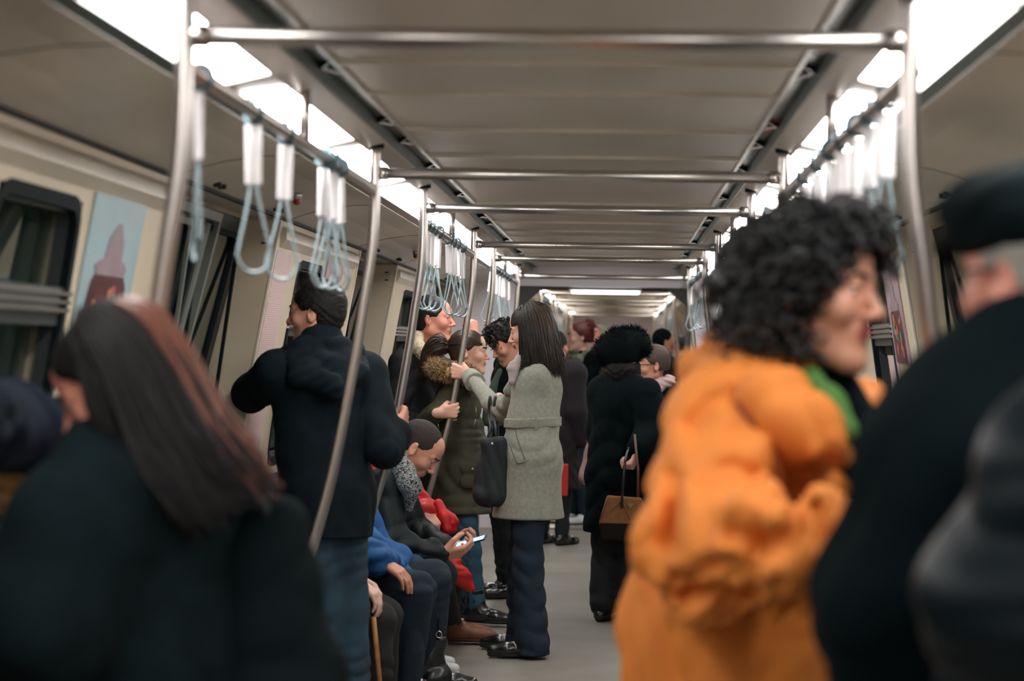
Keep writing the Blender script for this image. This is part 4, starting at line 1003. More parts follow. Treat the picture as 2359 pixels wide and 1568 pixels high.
# ---- 3. man with the shearling collar, arm raised to the strap
def shearling_man():
    J = skel((at(950, 1400, 11.6)[0], 11.6), (.85, .35), 1.80)
    J.update(head=at(998, 736, 11.55), neck=at(978, 808, 11.6), chest=at(958, 880, 11.6), waist=at(952, 975, 11.6), pelvis=at(952, 1060, 11.6),
             shR=at(928, 842, 11.45), shL=at(1000, 842, 11.75), elR=at(912, 960, 11.4), wrR=at(985, 985, 11.3), elL=at(1062, 872, 11.95), wrL=at(1092, 778, 12.05))
    J['hf'] = unit(V(1, -.12, .02))
    h = hand(J, 'L', (-.1, .15, 1), (-.5, .3, 0), curl=(1.2, 1.3, .9), hs=1.05, thumb=1.0)
    o = body(J, 'person', 'man in dark jacket with cream shearling collar, one fist raised, facing right', SK_C, hs=1.07, vox=.005, hands=[h], brow=(.03, .02, .015), lipm=LIP)
    M = mat('dark_jacket', (.010, .013, .015), .8, var=.3, vscale=14, bump=.3, bscale=260)
    S = Solid(); top_prims(S, J, ease=.01, hem=.82, q=.8, bulk=1.04); S.wave(folds(.008, .12, 17)); clothe(o, 'jacket', S, M, .007)
    n = J['neck']; ring = [at(962, 775, 11.50), at(962, 800, 11.40), at(975, 812, 11.38), at(993, 826, 11.42)]
    ring2 = [at(962, 778, 11.50), at(970, 775, 11.72), at(1000, 800, 11.78)]
    S = Solid(); S.chain(ring, [.030, .036, .038, .030]); S.chain(ring2, [.03, .034, .03]); S.wave(folds(.006, .02, 3))
    clothe(o, 'shearling_collar', S, mat('shearling', srgb(208, 192, 160), .95, var=.15, vscale=60, bump=.8, bscale=180), .006)
    S = hair_cap(J, 1.07, -.001, low=-.055, seed=8, front=.012); clothe(o, 'hair', S, M_HAIRD, .005)
    S = Solid(); leg_prims(S, J); S.wave(folds(.006, .1, 4)); clothe(o, 'trousers', S, M_TROU, .009)
    shoes(o, J, M_SHOE, M_SOLE, .008)
shearling_man()

# ---- 4. dark haired man in black with his back to us
def black_coat_man():
    J = skel((at(745, 1600, 8.0)[0], 8.0), (-.45, .89), 1.75, sw=.118)
    J.update(head=at(726, 722, 8.02), neck=at(742, 800, 8.0), chest=at(735, 900, 8.0), waist=at(738, 1010, 8.0), pelvis=at(752, 1135, 8.0),
             shL=at(640, 858, 7.92), shR=at(840, 862, 8.10), elL=at(578, 905, 8.10), wrL=at(628, 890, 8.32), elR=at(886, 1035, 7.98),
             hiL=at(722, 1150, 7.96), hiR=at(790, 1150, 8.04), knL=at(735, 1400, 7.96), knR=at(800, 1400, 8.04), anL=at(745, 1600, 7.98), anR=at(815, 1600, 8.05))
    J['anL'][2] = J['anR'][2] = .08; J['tL'] = J['anL']+V(-.09, .12, -.05); J['tR'] = J['anR']+V(-.03, .14, -.05)
    J['hf'] = unit(V(-1, .16, -.06))
    h = grip(J, 'R', pole_at(-1, 8.15, z_at(972, 8.15)), (.25, .70, .60), (-1, .1, 0), hs=1.02, off=.032)
    o = body(J, 'person', 'dark haired man in black hooded coat and jeans seen from behind, looking left', SK_B, vox=.0050, hands=[h], brow=(.012, .01, .008), lipm=LIP)
    S = Solid(); top_prims(S, J, ease=.012, hem=z_at(1248, 8.0), flare=.92, q=.86, sl=(.064, .056, .046), shr=.056, bulk=1.03)
    S.rc(J['neck']+V(0, 0, .04), J['neck']-V(0, 0, .06), .070, .10, .04)
    S.wave(folds(.009, .16, 21, (0, 0, 1), .6)); clothe(o, 'coat', S, M_BLK2, .0065)
    n = J['neck']; bk = -J['f']; S = Solid()                       # hood lying on the back
    hs_ = [at(660, 815, 7.94), at(690, 865, 7.84), at(765, 890, 7.82), at(822, 860, 7.92), at(826, 812, 8.02)]
    S.chain(hs_, [.034, .040, .046, .040, .032], .03); S.rc(at(700, 795, 7.94), at(785, 800, 7.96), .045, .045, .05); S.rc(at(715, 840, 7.88), at(785, 840, 7.90), .05, .05, .05)
    S.wave(folds(.007, .08, 2)); clothe(o, 'hood', S, M_BLK2, .006)
    S = hair_cap(J, 1.03, .001, low=-.070, seed=9, front=.012, noise=(.003, .025)); clothe(o, 'hair', S, M_HAIRD, .0045)
    S = Solid(); leg_prims(S, J, (.098, .078, .066), hemup=-.02, bulk=1.0, top=.95); S.wave(folds(.009, .11, 5)); clothe(o, 'jeans', S, mat('teal_denim', srgb(34, 60, 76), .85, var=.45, vscale=7, bump=.4, bscale=300), .007)
    shoes(o, J, M_SHOE, M_SOLE, .008)
black_coat_man()

# ---- 5. foreground: curly haired person in the orange jacket
def curls(w_, R, cells, n, rad, seed, L=.07, turn=2.4, coil=.010):
    rg = np.random.default_rng(seed); out_ = []
    for i in range(n):
        c, r3, = cells[rg.integers(len(cells))]; u = unit(rg.normal(size=3)); p = c+u*r3*.86
        d = unit(u+rg.normal(size=3)*.5); a = unit(np.cross(d, V(.3, .5, .8))); b = np.cross(d, a); T = np.linspace(0, 1, 15); ph = rg.random()*6.28; k = coil*(.6+.8*rg.random()); l = L*(.5+.7*rg.random())
        pts = p+np.outer(T*l, d)+np.outer(np.cos(T*turn*6.28+ph)*k*(T*.8+.3), a)+np.outer(np.sin(T*turn*6.28+ph)*k*(T*.8+.3), b)-np.outer(T**2*l*.35, V(0, 0, 1))
        out_.append((pts, rad*np.concatenate([np.ones(10), np.linspace(1, .4, 5)])))
    return out_
def grooves(paths, d, w_, amp, ymax):
    """creases (amp > 0) or ridges (amp < 0) running along the given lines of the cloth"""
    segs = []
    for p in paths:
        q = [at(x, y, d) for x, y in p]
        segs += list(zip(q[:-1], q[1:]))
    def fn(x, y, z):
        o = np.zeros_like(x)
        for a, b in segs:
            bx, bz = b[0]-a[0], b[2]-a[2]; t = np.clip(((x-a[0])*bx+(z-a[2])*bz)/(bx*bx+bz*bz+1e-9), 0, 1)
            o = np.maximum(o, np.exp(-((x-a[0]-t*bx)**2+(z-a[2]-t*bz)**2)/w_**2))
        return o*amp*(y < ymax)
    return fn
def orange_person():
    d0 = 3.45
    J = skel((at(1690, 1500, d0)[0], d0), (.92, -.30), 1.67)
    J.update(head=at(1878, 674, 3.42), neck=at(1812, 872, 3.48), chest=at(1765, 1030, 3.50), waist=at(1712, 1230, 3.50), pelvis=at(1680, 1430, 3.50),
             shR=at(1692, 990, 3.34), shL=at(1850, 985, 3.64), elR=at(1632, 1262, 3.20), wrR=at(1880, 1255, 3.02), elL=at(1880, 1300, 3.66), wrL=at(2000, 1200, 3.5))
    J['hf'] = unit(V(.86, -.50, -.05))
    h = hand(J, 'R', (.9, .2, .1), (.1, .6, -.3), hs=.95)
    o = body(J, 'person', 'person with black curly hair in a bright orange hooded jacket, turned to the right', SK_B, hs=1.04, male=True, vox=.0050, hands=[h], brow=(.015, .01, .008), lipm=LIPR, look=(.2, 1, -.5))
    M = mat('orange_cotton', srgb(226, 132, 52), .75, var=.06, vscale=5, bump=.2, bscale=200, sheen=.15)
    S = Solid(); top_prims(S, J, ease=.022, hem=.60, flare=.98, q=.80, sl=(.078, .082, .062), shr=.066, bulk=1.02)
    S.wave(folds(.014, .13, 33, (.3, 0, 1), .5)); ce = (J['elR']*.75+J['wrR']*.25); g = folds(.030, .075, 41, (.75, -.2, .65), .25); g2 = folds(.022, .11, 5, (-.5, 0, 1), .4)
    S.wave(lambda x, y, z: g(x, y, z)*np.exp(-(((x-ce[0])**2+(y-ce[1])**2+(z-ce[2])**2)/.030)))
    S.wave(lambda x, y, z: g2(x, y, z)*np.clip((1.15-z)*2, 0, 1)*.6)
    S.wave(grooves([[(1610, 1118), (1660, 1085), (1690, 1076), (1720, 1092)], [(1800, 1035), (1812, 1120), (1808, 1190), (1770, 1226), (1725, 1222), (1675, 1212)],
        [(1562, 1312), (1620, 1282), (1665, 1262)], [(1580, 1350), (1650, 1335), (1675, 1300)], [(1660, 1395), (1680, 1350), (1715, 1330)], [(1880, 1240), (1862, 1300), (1815, 1345)],
        [(1725, 1400), (1760, 1370), (1850, 1340)], [(1552, 1100), (1546, 1170), (1538, 1240)], [(1600, 985), (1640, 935), (1690, 912), (1730, 915), (1765, 945)], [(1850, 1150), (1866, 1210)]], 3.2, .016, .026, 3.5))
    S.wave(grooves([[(1570, 1290), (1650, 1250), (1705, 1245)], [(1610, 1380), (1665, 1340), (1740, 1300)], [(1760, 1350), (1850, 1310), (1890, 1260)], [(1650, 1140), (1705, 1120), (1740, 1160)]], 3.2, .022, -.016, 3.5))
    clothe(o, 'jacket', S, M, .0060)
    # armhole seam piping and hood collar
    m = MB(); m.tube(catmull([at(1700, 925, 3.24), at(1745, 990, 3.22), at(1790, 1075, 3.22), at(1800, 1180, 3.26)], 5), .006, 8); m.build('armhole_seam', mat('orange_seam', srgb(150, 74, 28), .8), o, True)
    n = J['neck']; S = Solid()
    S.chain([at(1650, 880, 3.50), at(1690, 905, 3.36), at(1790, 935, 3.26), at(1880, 1000, 3.24), at(1945, 1050, 3.28)], [.050, .052, .048, .036, .022], .04)
    S.chain([at(1655, 875, 3.52), at(1740, 850, 3.62), at(1850, 880, 3.68), at(1990, 930, 3.62), at(1996, 955, 3.5)], [.046, .048, .044, .036, .03], .04)
    S.rc(at(1700, 850, 3.5), at(1780, 880, 3.45), .070, .080, .05); S.rc(at(1690, 945, 3.40), at(1830, 990, 3.30), .05, .045, .04)
    S.wave(folds(.010, .10, 12)); clothe(o, 'hood', S, M, .006)
    S = Solid(); S.chain([at(1862, 885, 3.36), at(1900, 935, 3.30), at(1945, 990, 3.26)], [.024, .028, .022], .03); S.chain([at(1862, 880, 3.36), at(1885, 925, 3.45), at(1925, 975, 3.40)], [.02, .03, .03]); clothe(o, 'green_collar', S, mat('green_fleece', srgb(78, 124, 56), .9, bump=.4, bscale=200), .005, 'lime green collar lining')
    S = Solid(); S.rc(J['neck']+V(.03, -.02, .02), J['neck']+V(.09, -.04, -.10), .062, .07, .03); clothe(o, 'scarf', S, M_BLK, .006)
    S = Solid(); R = face_frame(J); c = J['head']; hs = 1.04
    def w_(x, y, z): return c+R@V(x, y, z)*hs
    cells = [(w_(0, -.03, .055), .118), (w_(.02, -.075, .01), .110), (w_(-.02, -.08, .00), .110), (w_(0, -.06, -.06), .092), (w_(.07, -.01, .045), .070), (w_(-.07, -.01, .045), .070), (w_(.035, .055, .085), .048), (w_(-.03, .058, .088), .046), (w_(0, .062, .098), .044), (w_(.062, .040, .058), .040), (w_(-.060, .040, .062), .038), (w_(.075, -.03, -.055), .055), (w_(-.075, -.03, -.05), .055)]
    cells = [(q-R[:, 1]*(.012 if r_ < .05 else 0), r_*.80) for q, r_ in cells]
    for q, r_ in cells: S.el(q, V(r_, r_, r_)*.95, None, .02)
    S.el(w_(0, .116, -.040), V(.086, .088, .118)*hs, R, .012, True); S.wave(folds(.008, .035, 4))
    def clear(P_):
        Q = ((P_-c)@R/hs-V(0, .120, -.045))/V(.088, .090, .112); return (Q**2).sum(1).min() > 1
    cl = [k_ for k_ in curls(w_, R, cells, 1700, .0038, 5, L=.055) if clear(k_[0])]
    link('curly_hair', join_meshes('h', [S.mesh('h', .006), tubes_mesh('t', cl)]), mat('hair_black', (.011, .012, .013), .5, var=.4, vscale=30), o)
    S = Solid(); leg_prims(S, J, (.075, .066, .06), top=.66); clothe(o, 'trousers', S, M_TROU, .012); shoes(o, J, M_SHOE, M_SOLE, .010)
orange_person()

# ---- 6. foreground right: man in flat cap
def cap_man():
    J = skel((at(2328, 1500, 2.66)[0], 2.66), (-.50, .86), 1.68, sw=.125)
    J.update(head=at(2400, 648, 2.66), neck=at(2413, 860, 2.62), chest=at(2358, 1080, 2.64), waist=at(2328, 1330, 2.66), pelvis=at(2318, 1600, 2.66),
             shL=at(2233, 1110, 2.56), shR=at(2608, 1060, 2.84), elL=at(2113, 1400, 2.55), wrL=at(2148, 1560, 2.85))
    J['hf'] = unit(V(-.62, .78, -.02))
    o = body(J, 'person', 'man in a dark cap, glasses and black overcoat at the right edge, back turned', SK_C, hs=1.06, vox=.0055, brow=None)
    S = Solid(); top_prims(S, J, ease=.030, hem=.55, flare=1.1, q=.88, sl=(.085, .085, .065), shr=.075, bulk=1.08)
    S.rc(J['neck']+V(0, 0, .015), J['neck']-V(0, 0, .06), .080, .12, .05); S.wave(folds(.010, .2, 13)); clothe(o, 'overcoat', S, mat('black_overcoat', (.0014, .0048, .0062), .95, spec=.08), .008)
    R = face_frame(J); c = J['head']; hs = 1.06
    def w_(x, y, z): return c+R@V(x, y, z)*hs
    S = hair_cap(J, hs, .0, low=-.045, seed=9, front=.0); clothe(o, 'hair', S, M_HAIRG, .006)
    S = Solid(); S.el(w_(0, -.012, .066), V(.094, .118, .066)*hs, R, .02); S.el(w_(0, .02, .085), V(.096, .108, .05)*hs, R, .03); S.clip(w_(0, 0, .030), -R[:, 2], .01); S.wave(folds(.004, .08, 3))
    S.rc(w_(-.04, .098, .045), w_(.04, .098, .045), .03, .03, .02, R[:, 2], .4)
    clothe(o, 'cap', S, M_BLK, .006)
    m = MB()
    for sx in (-1, 1):
        m = MB(); m.tube([w_(sx*.034+.024*math.cos(a), .100-.012*abs(math.cos(a)), .004+.019*math.sin(a)) for a in [2*PI*k/18 for k in range(18)]], .0022, 6, closed=True); m.build('glasses_rim', M_SEAM, o, True)
        MB().tube([w_(sx*.058, .090, .010), w_(sx*.076, .03, .012), w_(sx*.080, -.015, .010)], .0022, 6).build('glasses_arm', M_SEAM, o, True)
    S = Solid(); leg_prims(S, J); clothe(o, 'trousers', S, M_TROU, .014); shoes(o, J, M_SHOE, M_SOLE, .010)
cap_man()
def leather_person():
    J = skel((.86, 2.12), (-.35, .93), 1.72, sw=.125)
    J['elL'] = at(2335, 1400, 2.12); J['shL'] = at(2490, 1080, 2.12); J['wrL'] = at(2350, 1680, 2.35)
    o = body(J, 'person', 'person in a shiny black leather jacket cut off by the right edge', SK_C, vox=.008, hands=[hand(J, 'L', (-.2, .8, -.4), (.9, .2, .1))])
    S = Solid(); top_prims(S, J, ease=.02, hem=.80, q=.86, sl=(.072, .068, .055), shr=.060); S.wave(folds(.009, .12, 19)); clothe(o, 'leather_jacket', S, mat('shiny_leather', (.003, .007, .010), .46, spec=.16, bump=.2, bscale=60), .007)
    clothe(o, 'hair', hair_cap(J, 1, 0, low=-.06), M_HAIRD, .008)
    S = Solid(); leg_prims(S, J); clothe(o, 'trousers', S, M_TROU, .014); shoes(o, J, M_SHOE, M_SOLE, .010)
leather_person()

# ---- 7. foreground left: woman with long hair, head bowed
def bowed_woman():
    J = skel((at(330, 1500, 3.50)[0], 3.50), (-.80, .60), 1.62, sw=.105)
    J.update(head=at(262, 892, 3.45), neck=at(350, 1060, 3.50), chest=at(340, 1180, 3.50), waist=at(335, 1370, 3.50), pelvis=at(335, 1500, 3.50),
             shL=at(190, 1240, 3.35), shR=at(470, 1235, 3.65), elL=at(95, 1440, 3.29), wrL=at(20, 1330, 3.45), elR=at(520, 1450, 3.60), wrR=at(400, 1560, 3.75))
    J['hf'] = unit(V(-.90, -.16, -.58))
    o = body(J, 'person', 'woman with long straight dark brown hair bowing her head, in dark coat, lower left', SK_C, hs=.93, male=False, vox=.0055, brow=(.02, .012, .01), lipm=LIPR)
    S = Solid(); top_prims(S, J, ease=.030, hem=.5, flare=1.2, q=.92, sl=(.085, .080, .060), shr=.078, bulk=1.05)
    S.chain([at(235, 1105, 3.40), at(300, 1120, 3.36), at(400, 1130, 3.40), at(440, 1120, 3.53)], [.045, .050, .050, .045], .05)
    S.wave(folds(.013, .2, 23)); clothe(o, 'coat', S, mat('dark_teal_wool', (.0028, .0088, .0105), .95, var=.3, vscale=16, bump=.3, bscale=240, spec=.15), .007)
    cap = hair_cap(J, .94, .006, low=-.10, seed=3).mesh('h', .006)
    st = long_hair(J, .95, 1300, (1.40, PI), .44, seed=26, r=.0036, drop=1.50, wob=.020, start=.05, back=(1.0, -.40, .0), out=.012, steps=16)
    st += long_hair(J, .95, 60, (1.1, 1.4), .26, seed=28, r=.0036, drop=1.3, wob=.012, start=.05, back=(.6, -.25, 0))
    link('hair', join_meshes('h', [cap, tubes_mesh('t', st)]), mat('hair_warm_brown', (.0055, .0045, .0048), .65, spec=.3, var=.5, vscale=12, bump=.2, bscale=120), o)
    hl = long_hair(J, .95, 130, (2.35, PI), .44, seed=29, r=.0034, drop=1.5, wob=.02, start=.7, back=(1.05, -.30, 0), out=.018, steps=16)
    link('hair_highlights', tubes_mesh('t', hl), mat('hair_copper', srgb(104, 58, 40), .5), o)  # warm light along the hair's edge, put into copper coloured strands
    S = Solid(); leg_prims(S, J); clothe(o, 'trousers', S, M_TROU, .014); shoes(o, J, M_SHOE, M_SOLE, .010)
    c0 = at(640, 1420, 3.50); S = Solid(); S.rc(at(632, 1215, 3.48), at(660, 1570, 3.48), .055, .10, .04, (.6, -.8, 0), .8); S.rc(at(585, 1300, 3.48), at(600, 1560, 3.48), .07, .09, .04); S.rc(at(650, 1500, 3.48), at(690, 1560, 3.48), .05, .06, .04); S.wave(folds(.005, .14, 6))
    t = link('backpack', S.mesh('b', .007), mat('black_bag_nylon', (.003, .008, .010), .8, spec=.1, bump=.2, bscale=150), None, tuple(c0)); t['_o'] = tuple(map(float, c0)); tag(t, 'black backpack behind the bowed woman, lower left foreground', 'backpack')
    for k in (0, 1):
        m = MB(); m.tube(catmull([at(628, 1215, 3.45+k*.05), at(590, 1150+k*10, 3.45+k*.1), at(520, 1130, 3.50+k*.12)], 5), .012, 8); m.build('strap', M_PUFF, t, True)
bowed_woman()
def navy_sleeve_person():
    J = skel((-1.10, 3.30), (.35, .93), 1.66, sw=.12)
    J.update(shR=V(-.97, 3.36, 1.33), elR=at(15, 985, 3.95), wrR=at(165, 1010, 4.22), wrL=at(0, 1290, 3.72), elL=V(-1.12, 3.5, 1.0)); J['hf'] = unit(V(.3, .95, 0))
    o = body(J, 'person', 'person in navy blue sleeve reaching across at the left edge, face out of frame', SK_B, vox=.008, hands=[hand(J, 'R', (.9, .3, 0), (0, 0, -1)), hand(J, 'L', (.6, -.2, -.8), (.2, .5, .1))])
    S = Solid(); top_prims(S, J, ease=.015, hem=.8, q=.8, sl=(.075, .070, .055)); S.wave(folds(.009, .12, 3)); clothe(o, 'jacket', S, mat('navy_cloth', (.003, .007, .016), .95, spec=.08, bump=.15, bscale=200), .008)
    clothe(o, 'hair', hair_cap(J, 1, 0, low=-.06), M_HAIRD, .008)
    S = Solid(); leg_prims(S, J); clothe(o, 'trousers', S, M_TROU, .014); shoes(o, J, M_SHOE, M_SOLE, .010)
    c0 = at(95, 1105, 4.3); S = Solid(); S.rc(at(55, 1100, 4.3), at(130, 1090, 4.3), .05, .05, .02, (0, 1, 0), .5); S.rc(at(60, 1150, 4.3), at(125, 1145, 4.3), .055, .055, .02, (0, 1, 0), .5); S.wave(folds(.006, .06, 6))
    t = link('shoulder_bag', S.mesh('b', .006), mat('mustard_cloth', srgb(120, 88, 44), .8, var=.5, vscale=18), None, tuple(c0)); t['_o'] = tuple(map(float, c0)); tag(t, 'small mustard brown bag under the navy sleeve at the left edge', 'bag')
    m = MB(); m.tube(catmull([at(60, 1075, 4.3), at(40, 960, 4.28), at(30, 930, 4.3)], 4), .006, 6); m.build('strap', M_SHOE, t, True)
navy_sleeve_person()
# ---- 8. seated row on the left bench
def phone_man():
    J = sit(at(850, 1285, 9.50)*V(1, 1, 0)+V(-.02, 0, .55), (1, -.02), 1.75, .16)
    J.update(head=at(964, 1036, 9.42), neck=at(912, 1092, 9.46), chest=at(888, 1160, 9.46), waist=at(858, 1235, 9.5), shR=at(888, 1122, 9.27), shL=at(905, 1122, 9.66),
             elR=at(900, 1252, 9.18), wrR=at(1018, 1276, 9.22), elL=at(960, 1225, 9.72), wrL=at(1030, 1262, 9.52), pelvis=at(838, 1290, 9.5), hiR=at(845, 1310, 9.4), hiL=at(845, 1310, 9.6),
             knR=at(985, 1330, 9.36), knL=at(1010, 1325, 9.62), anR=at(985, 1515, 9.40), anL=at(990, 1505, 9.6))
    J['anR'][2] = J['anL'][2] = .08; J['anR'][0] = -.765; J['anL'][0] = -.80; J['tR'] = J['anR']+V(.16, 0, -.05); J['tL'] = J['anL']+V(.14, 0, -.05)
    J['hf'] = unit(V(.72, -.06, -.70)); J['hup'] = V(.3, 0, 1)
    h1 = hand(J, 'R', (.85, .25, .10), (-.15, .55, .75), curl=(.55, .9, .6), hs=1.06, thumb=.5); h2 = hand(J, 'L', (.85, -.20, .10), (.0, -.5, .8), curl=(.6, .9, .6), hs=1.06, thumb=.3)
    o = body(J, 'person', 'seated man with buzz cut and patterned scarf looking down at his phone', SK_B, hs=1.05, vox=.005, hands=[h1, h2], brow=(.015, .01, .008), lipm=LIP)
    S = Solid(); top_prims(S, J, ease=.006, hem=.52, q=.86, sl=(.070, .062, .050), shr=.058); S.wave(folds(.009, .10, 27)); clothe(o, 'jacket', S, M_PUFF, .006)
    S = hair_cap(J, 1.05, -.005, low=-.050, seed=11, front=.004, noise=(.0012, .02)); clothe(o, 'buzzed_hair', S, mat('hair_buzz', srgb(46, 36, 32), .8, var=.2, vscale=60, bump=.5, bscale=300), .005)
    sc = [at(922, 1048, 9.36), at(930, 1085, 9.26), at(944, 1120, 9.20), at(940, 1168, 9.22)]
    S = Solid(); S.chain(sc, [.030, .044, .044, .018], .03, (0, 1, 0), .8); S.wave(folds(.007, .07, 8))
    ms = bpy.data.materials.new('scarf_knit'); ms.use_nodes = True; nt = ms.node_tree; b = nt.nodes['Principled BSDF']; b.inputs['Roughness'].default_value = .9
    tc = nt.nodes.new('ShaderNodeTexCoord'); nz = nt.nodes.new('ShaderNodeTexNoise'); nz.inputs['Scale'].default_value = 60; nz.inputs['Detail'].default_value = 0; nz.inputs['Distortion'].default_value = 3.5; nt.links.new(tc.outputs['Object'], nz.inputs['Vector'])
    r = nt.nodes.new('ShaderNodeValToRGB'); r.color_ramp.interpolation = 'CONSTANT'; r.color_ramp.elements[0].color = (.012, .014, .016, 1); r.color_ramp.elements[1].position = .49; r.color_ramp.elements[1].color = (*srgb(150, 154, 152), 1)
    nt.links.new(nz.outputs['Fac'], r.inputs[0]); nt.links.new(r.outputs[0], b.inputs['Base Color']); clothe(o, 'scarf', S, ms, .005, 'black and white patterned scarf')
    S = Solid(); leg_prims(S, J, (.10, .080, .060), hemup=.0); S.wave(folds(.008, .1, 5)); clothe(o, 'jeans', S, M_JEAN3, .008)
    shoes(o, J, M_WHITE, M_WHITE, .007, name='white_shoe')
    c0 = (J['wrR']+J['wrL'])/2+V(.115, -.02, .045)
    t = empty('smartphone', tuple(c0)); t['_o'] = tuple(map(float, c0)); tag(t, 'slim phone with glowing blue screen in the hands of the seated man', 'phone')
    A = frame((.9, -.1, .28), (-.25, -.15, 1)); m = MB()
    def bx_(lo, hi): return [c0+A@V(x, y, z) for z in (lo[2], hi[2]) for x, y in ((lo[0], lo[1]), (hi[0], lo[1]), (hi[0], hi[1]), (lo[0], hi[1]))]
    m.hexa(bx_((-.036, -.072, -.004), (.036, .072, .004))); m.build('casing', M_SHOE, t, bevel=.003)
    m = MB(); m.hexa(bx_((-.033, -.064, .0042), (.033, .064, .0050))); m.build('screen', emat('phone_screen', (.20, .42, 1), 1.6), t)
phone_man()
def red_jacket_person():
    J = sit(V(-1.04, 10.12, .53), (1, .1), 1.45, .14); J.update(head=V(-.99, 10.10, .99)); J['neck'] = V(-.98, 10.12, .90); J['chest'] = V(-1.0, 10.12, .78)
    J.update(shR=V(-.93, 9.98, .86), shL=V(-.95, 10.28, .86), elR=at(955, 1190, 9.92), wrR=at(978, 1168, 9.80), elL=V(-.80, 10.3, .66), wrL=V(-.66, 10.2, .60), knR=at(1010, 1320, 10.05), knL=at(1040, 1310, 10.3), anR=at(1040, 1450, 10.45), anL=at(1030, 1425, 10.55))
    J['anR'][2] = J['anL'][2] = .09; J['tR'] = J['anR']+V(.15, 0, -.05); J['tL'] = J['anL']+V(.15, .03, -.05); J['hf'] = unit(V(1, 0, -.5))
    J['elR'] = at(945, 1195, 9.92); J['wrR'] = at(980, 1174, 9.74)
    h = hand(J, 'R', (.50, -.15, -.75), (-.6, .5, -.2), curl=(.9, 1.1, .7), hs=.95, thumb=.5)
    o = body(J, 'person', 'seated person in bright red jacket and brown boots, half hidden behind the phone user', SK_A, hs=.95, vox=.006, hands=[h])
    M = mat('red_nylon', srgb(196, 30, 30), .55, var=.25, vscale=10, bump=.3, bscale=60)
    S = Solid(); top_prims(S, J, ease=.0, hem=.50, bulk=.88, q=.9, sl=(.070, .072, .064)); S.wave(folds(.006, .07, 3)); clothe(o, 'jacket', S, M, .006)
    S = Solid(); S.chain([at(1005, 1310, 9.95), at(1040, 1300, 9.85), at(1060, 1325, 9.86), at(1085, 1352, 9.88)], [.035, .040, .042, .022], .02); S.wave(folds(.007, .06, 3)); clothe(o, 'jacket_hem', S, M, .006)
    S = Solid(); S.chain([at(1010, 1160, 10.06), at(1024, 1192, 10.04), at(1030, 1218, 10.02)], [.024, .028, .020], .02); clothe(o, 'sleeve_flap', S, M, .006)
    clothe(o, 'hair', hair_cap(J, .95, 0, low=-.05), M_HAIRD, .008)
    S = Solid(); leg_prims(S, J, (.08, .065, .055), hemup=.05); clothe(o, 'trousers', S, M_TROU, .008)
    shoes(o, J, M_BROWNB, mat('brown_sole', srgb(92, 60, 42), .7), .006, boot=.10, name='brown_boot', sz=1.05, fat=1.12)
    m = MB(); m.tube(catmull([J['anR']+V(.055, -.045, -.01), J['anR']+V(.06, 0, .015), J['anR']+V(.055, .045, -.01)], 4), .005, 6); m.build('boot_buckle', mat('brass_zip', srgb(170, 160, 120), .35, .7), o, True)
red_jacket_person()
def blue_jacket_person():
    J = sit(at(745, 1300, 8.88)*V(1, 1, 0)+V(0, 0, .54), (1, 0), 1.68, -.04)
    J.update(knR=at(958, 1360, 8.78), knL=at(998, 1335, 9.02), hiR=at(780, 1330, 8.78), hiL=at(780, 1325, 8.98), anR=at(935, 1575, 8.78), anL=at(985, 1560, 9.02), shR=V(-1.08, 8.70, 1.0), shL=V(-1.08, 9.05, 1.0), elR=at(800, 1270, 8.66), wrR=at(880, 1292, 8.62), elL=at(860, 1280, 9.0), wrL=at(930, 1290, 9.0))
    J['anR'][2] = J['anL'][2] = .08; J['tR'] = J['anR']+V(.14, 0, -.05); J['tL'] = J['anL']+V(.14, 0, -.05); J['hf'] = unit(V(1, .2, -.3))
    h = hand(J, 'R', (.85, -.05, -.50), (-.4, .3, -.85), curl=(.35, .4, .3), hs=1.0, thumb=.3)
    o = body(J, 'person', 'seated person in a bright blue jacket and dark jeans, hand resting on thigh', SK_B, vox=.0055, hands=[h])
    M = mat('royal_blue_cloth', srgb(8, 82, 142), .7, var=.15, vscale=10, bump=.3, bscale=200)
    S = Solid(); top_prims(S, J, ease=.012, hem=.50, q=.9, sl=(.07, .075, .056)); S.rc(at(840, 1235, 8.8), at(900, 1290, 8.7), .055, .04, .04); S.wave(folds(.012, .08, 13)); clothe(o, 'jacket', S, M, .006)
    clothe(o, 'hair', hair_cap(J, 1, 0, low=-.05), M_HAIRD, .008)
    S = Solid(); leg_prims(S, J, (.098, .078, .064), hemup=.0); S.wave(folds(.007, .1, 5)); clothe(o, 'jeans', S, M_JEAN3, .007)
    S = Solid(); S.rc(at(905, 1300, 9.12), at(955, 1300, 9.12), .052, .045, .03); clothe(o, 'faded_denim_knee', S, M_JEAN2, .007, 'paler washed denim')
    shoes(o, J, M_SHOE, M_SOLE, .008)
blue_jacket_person()
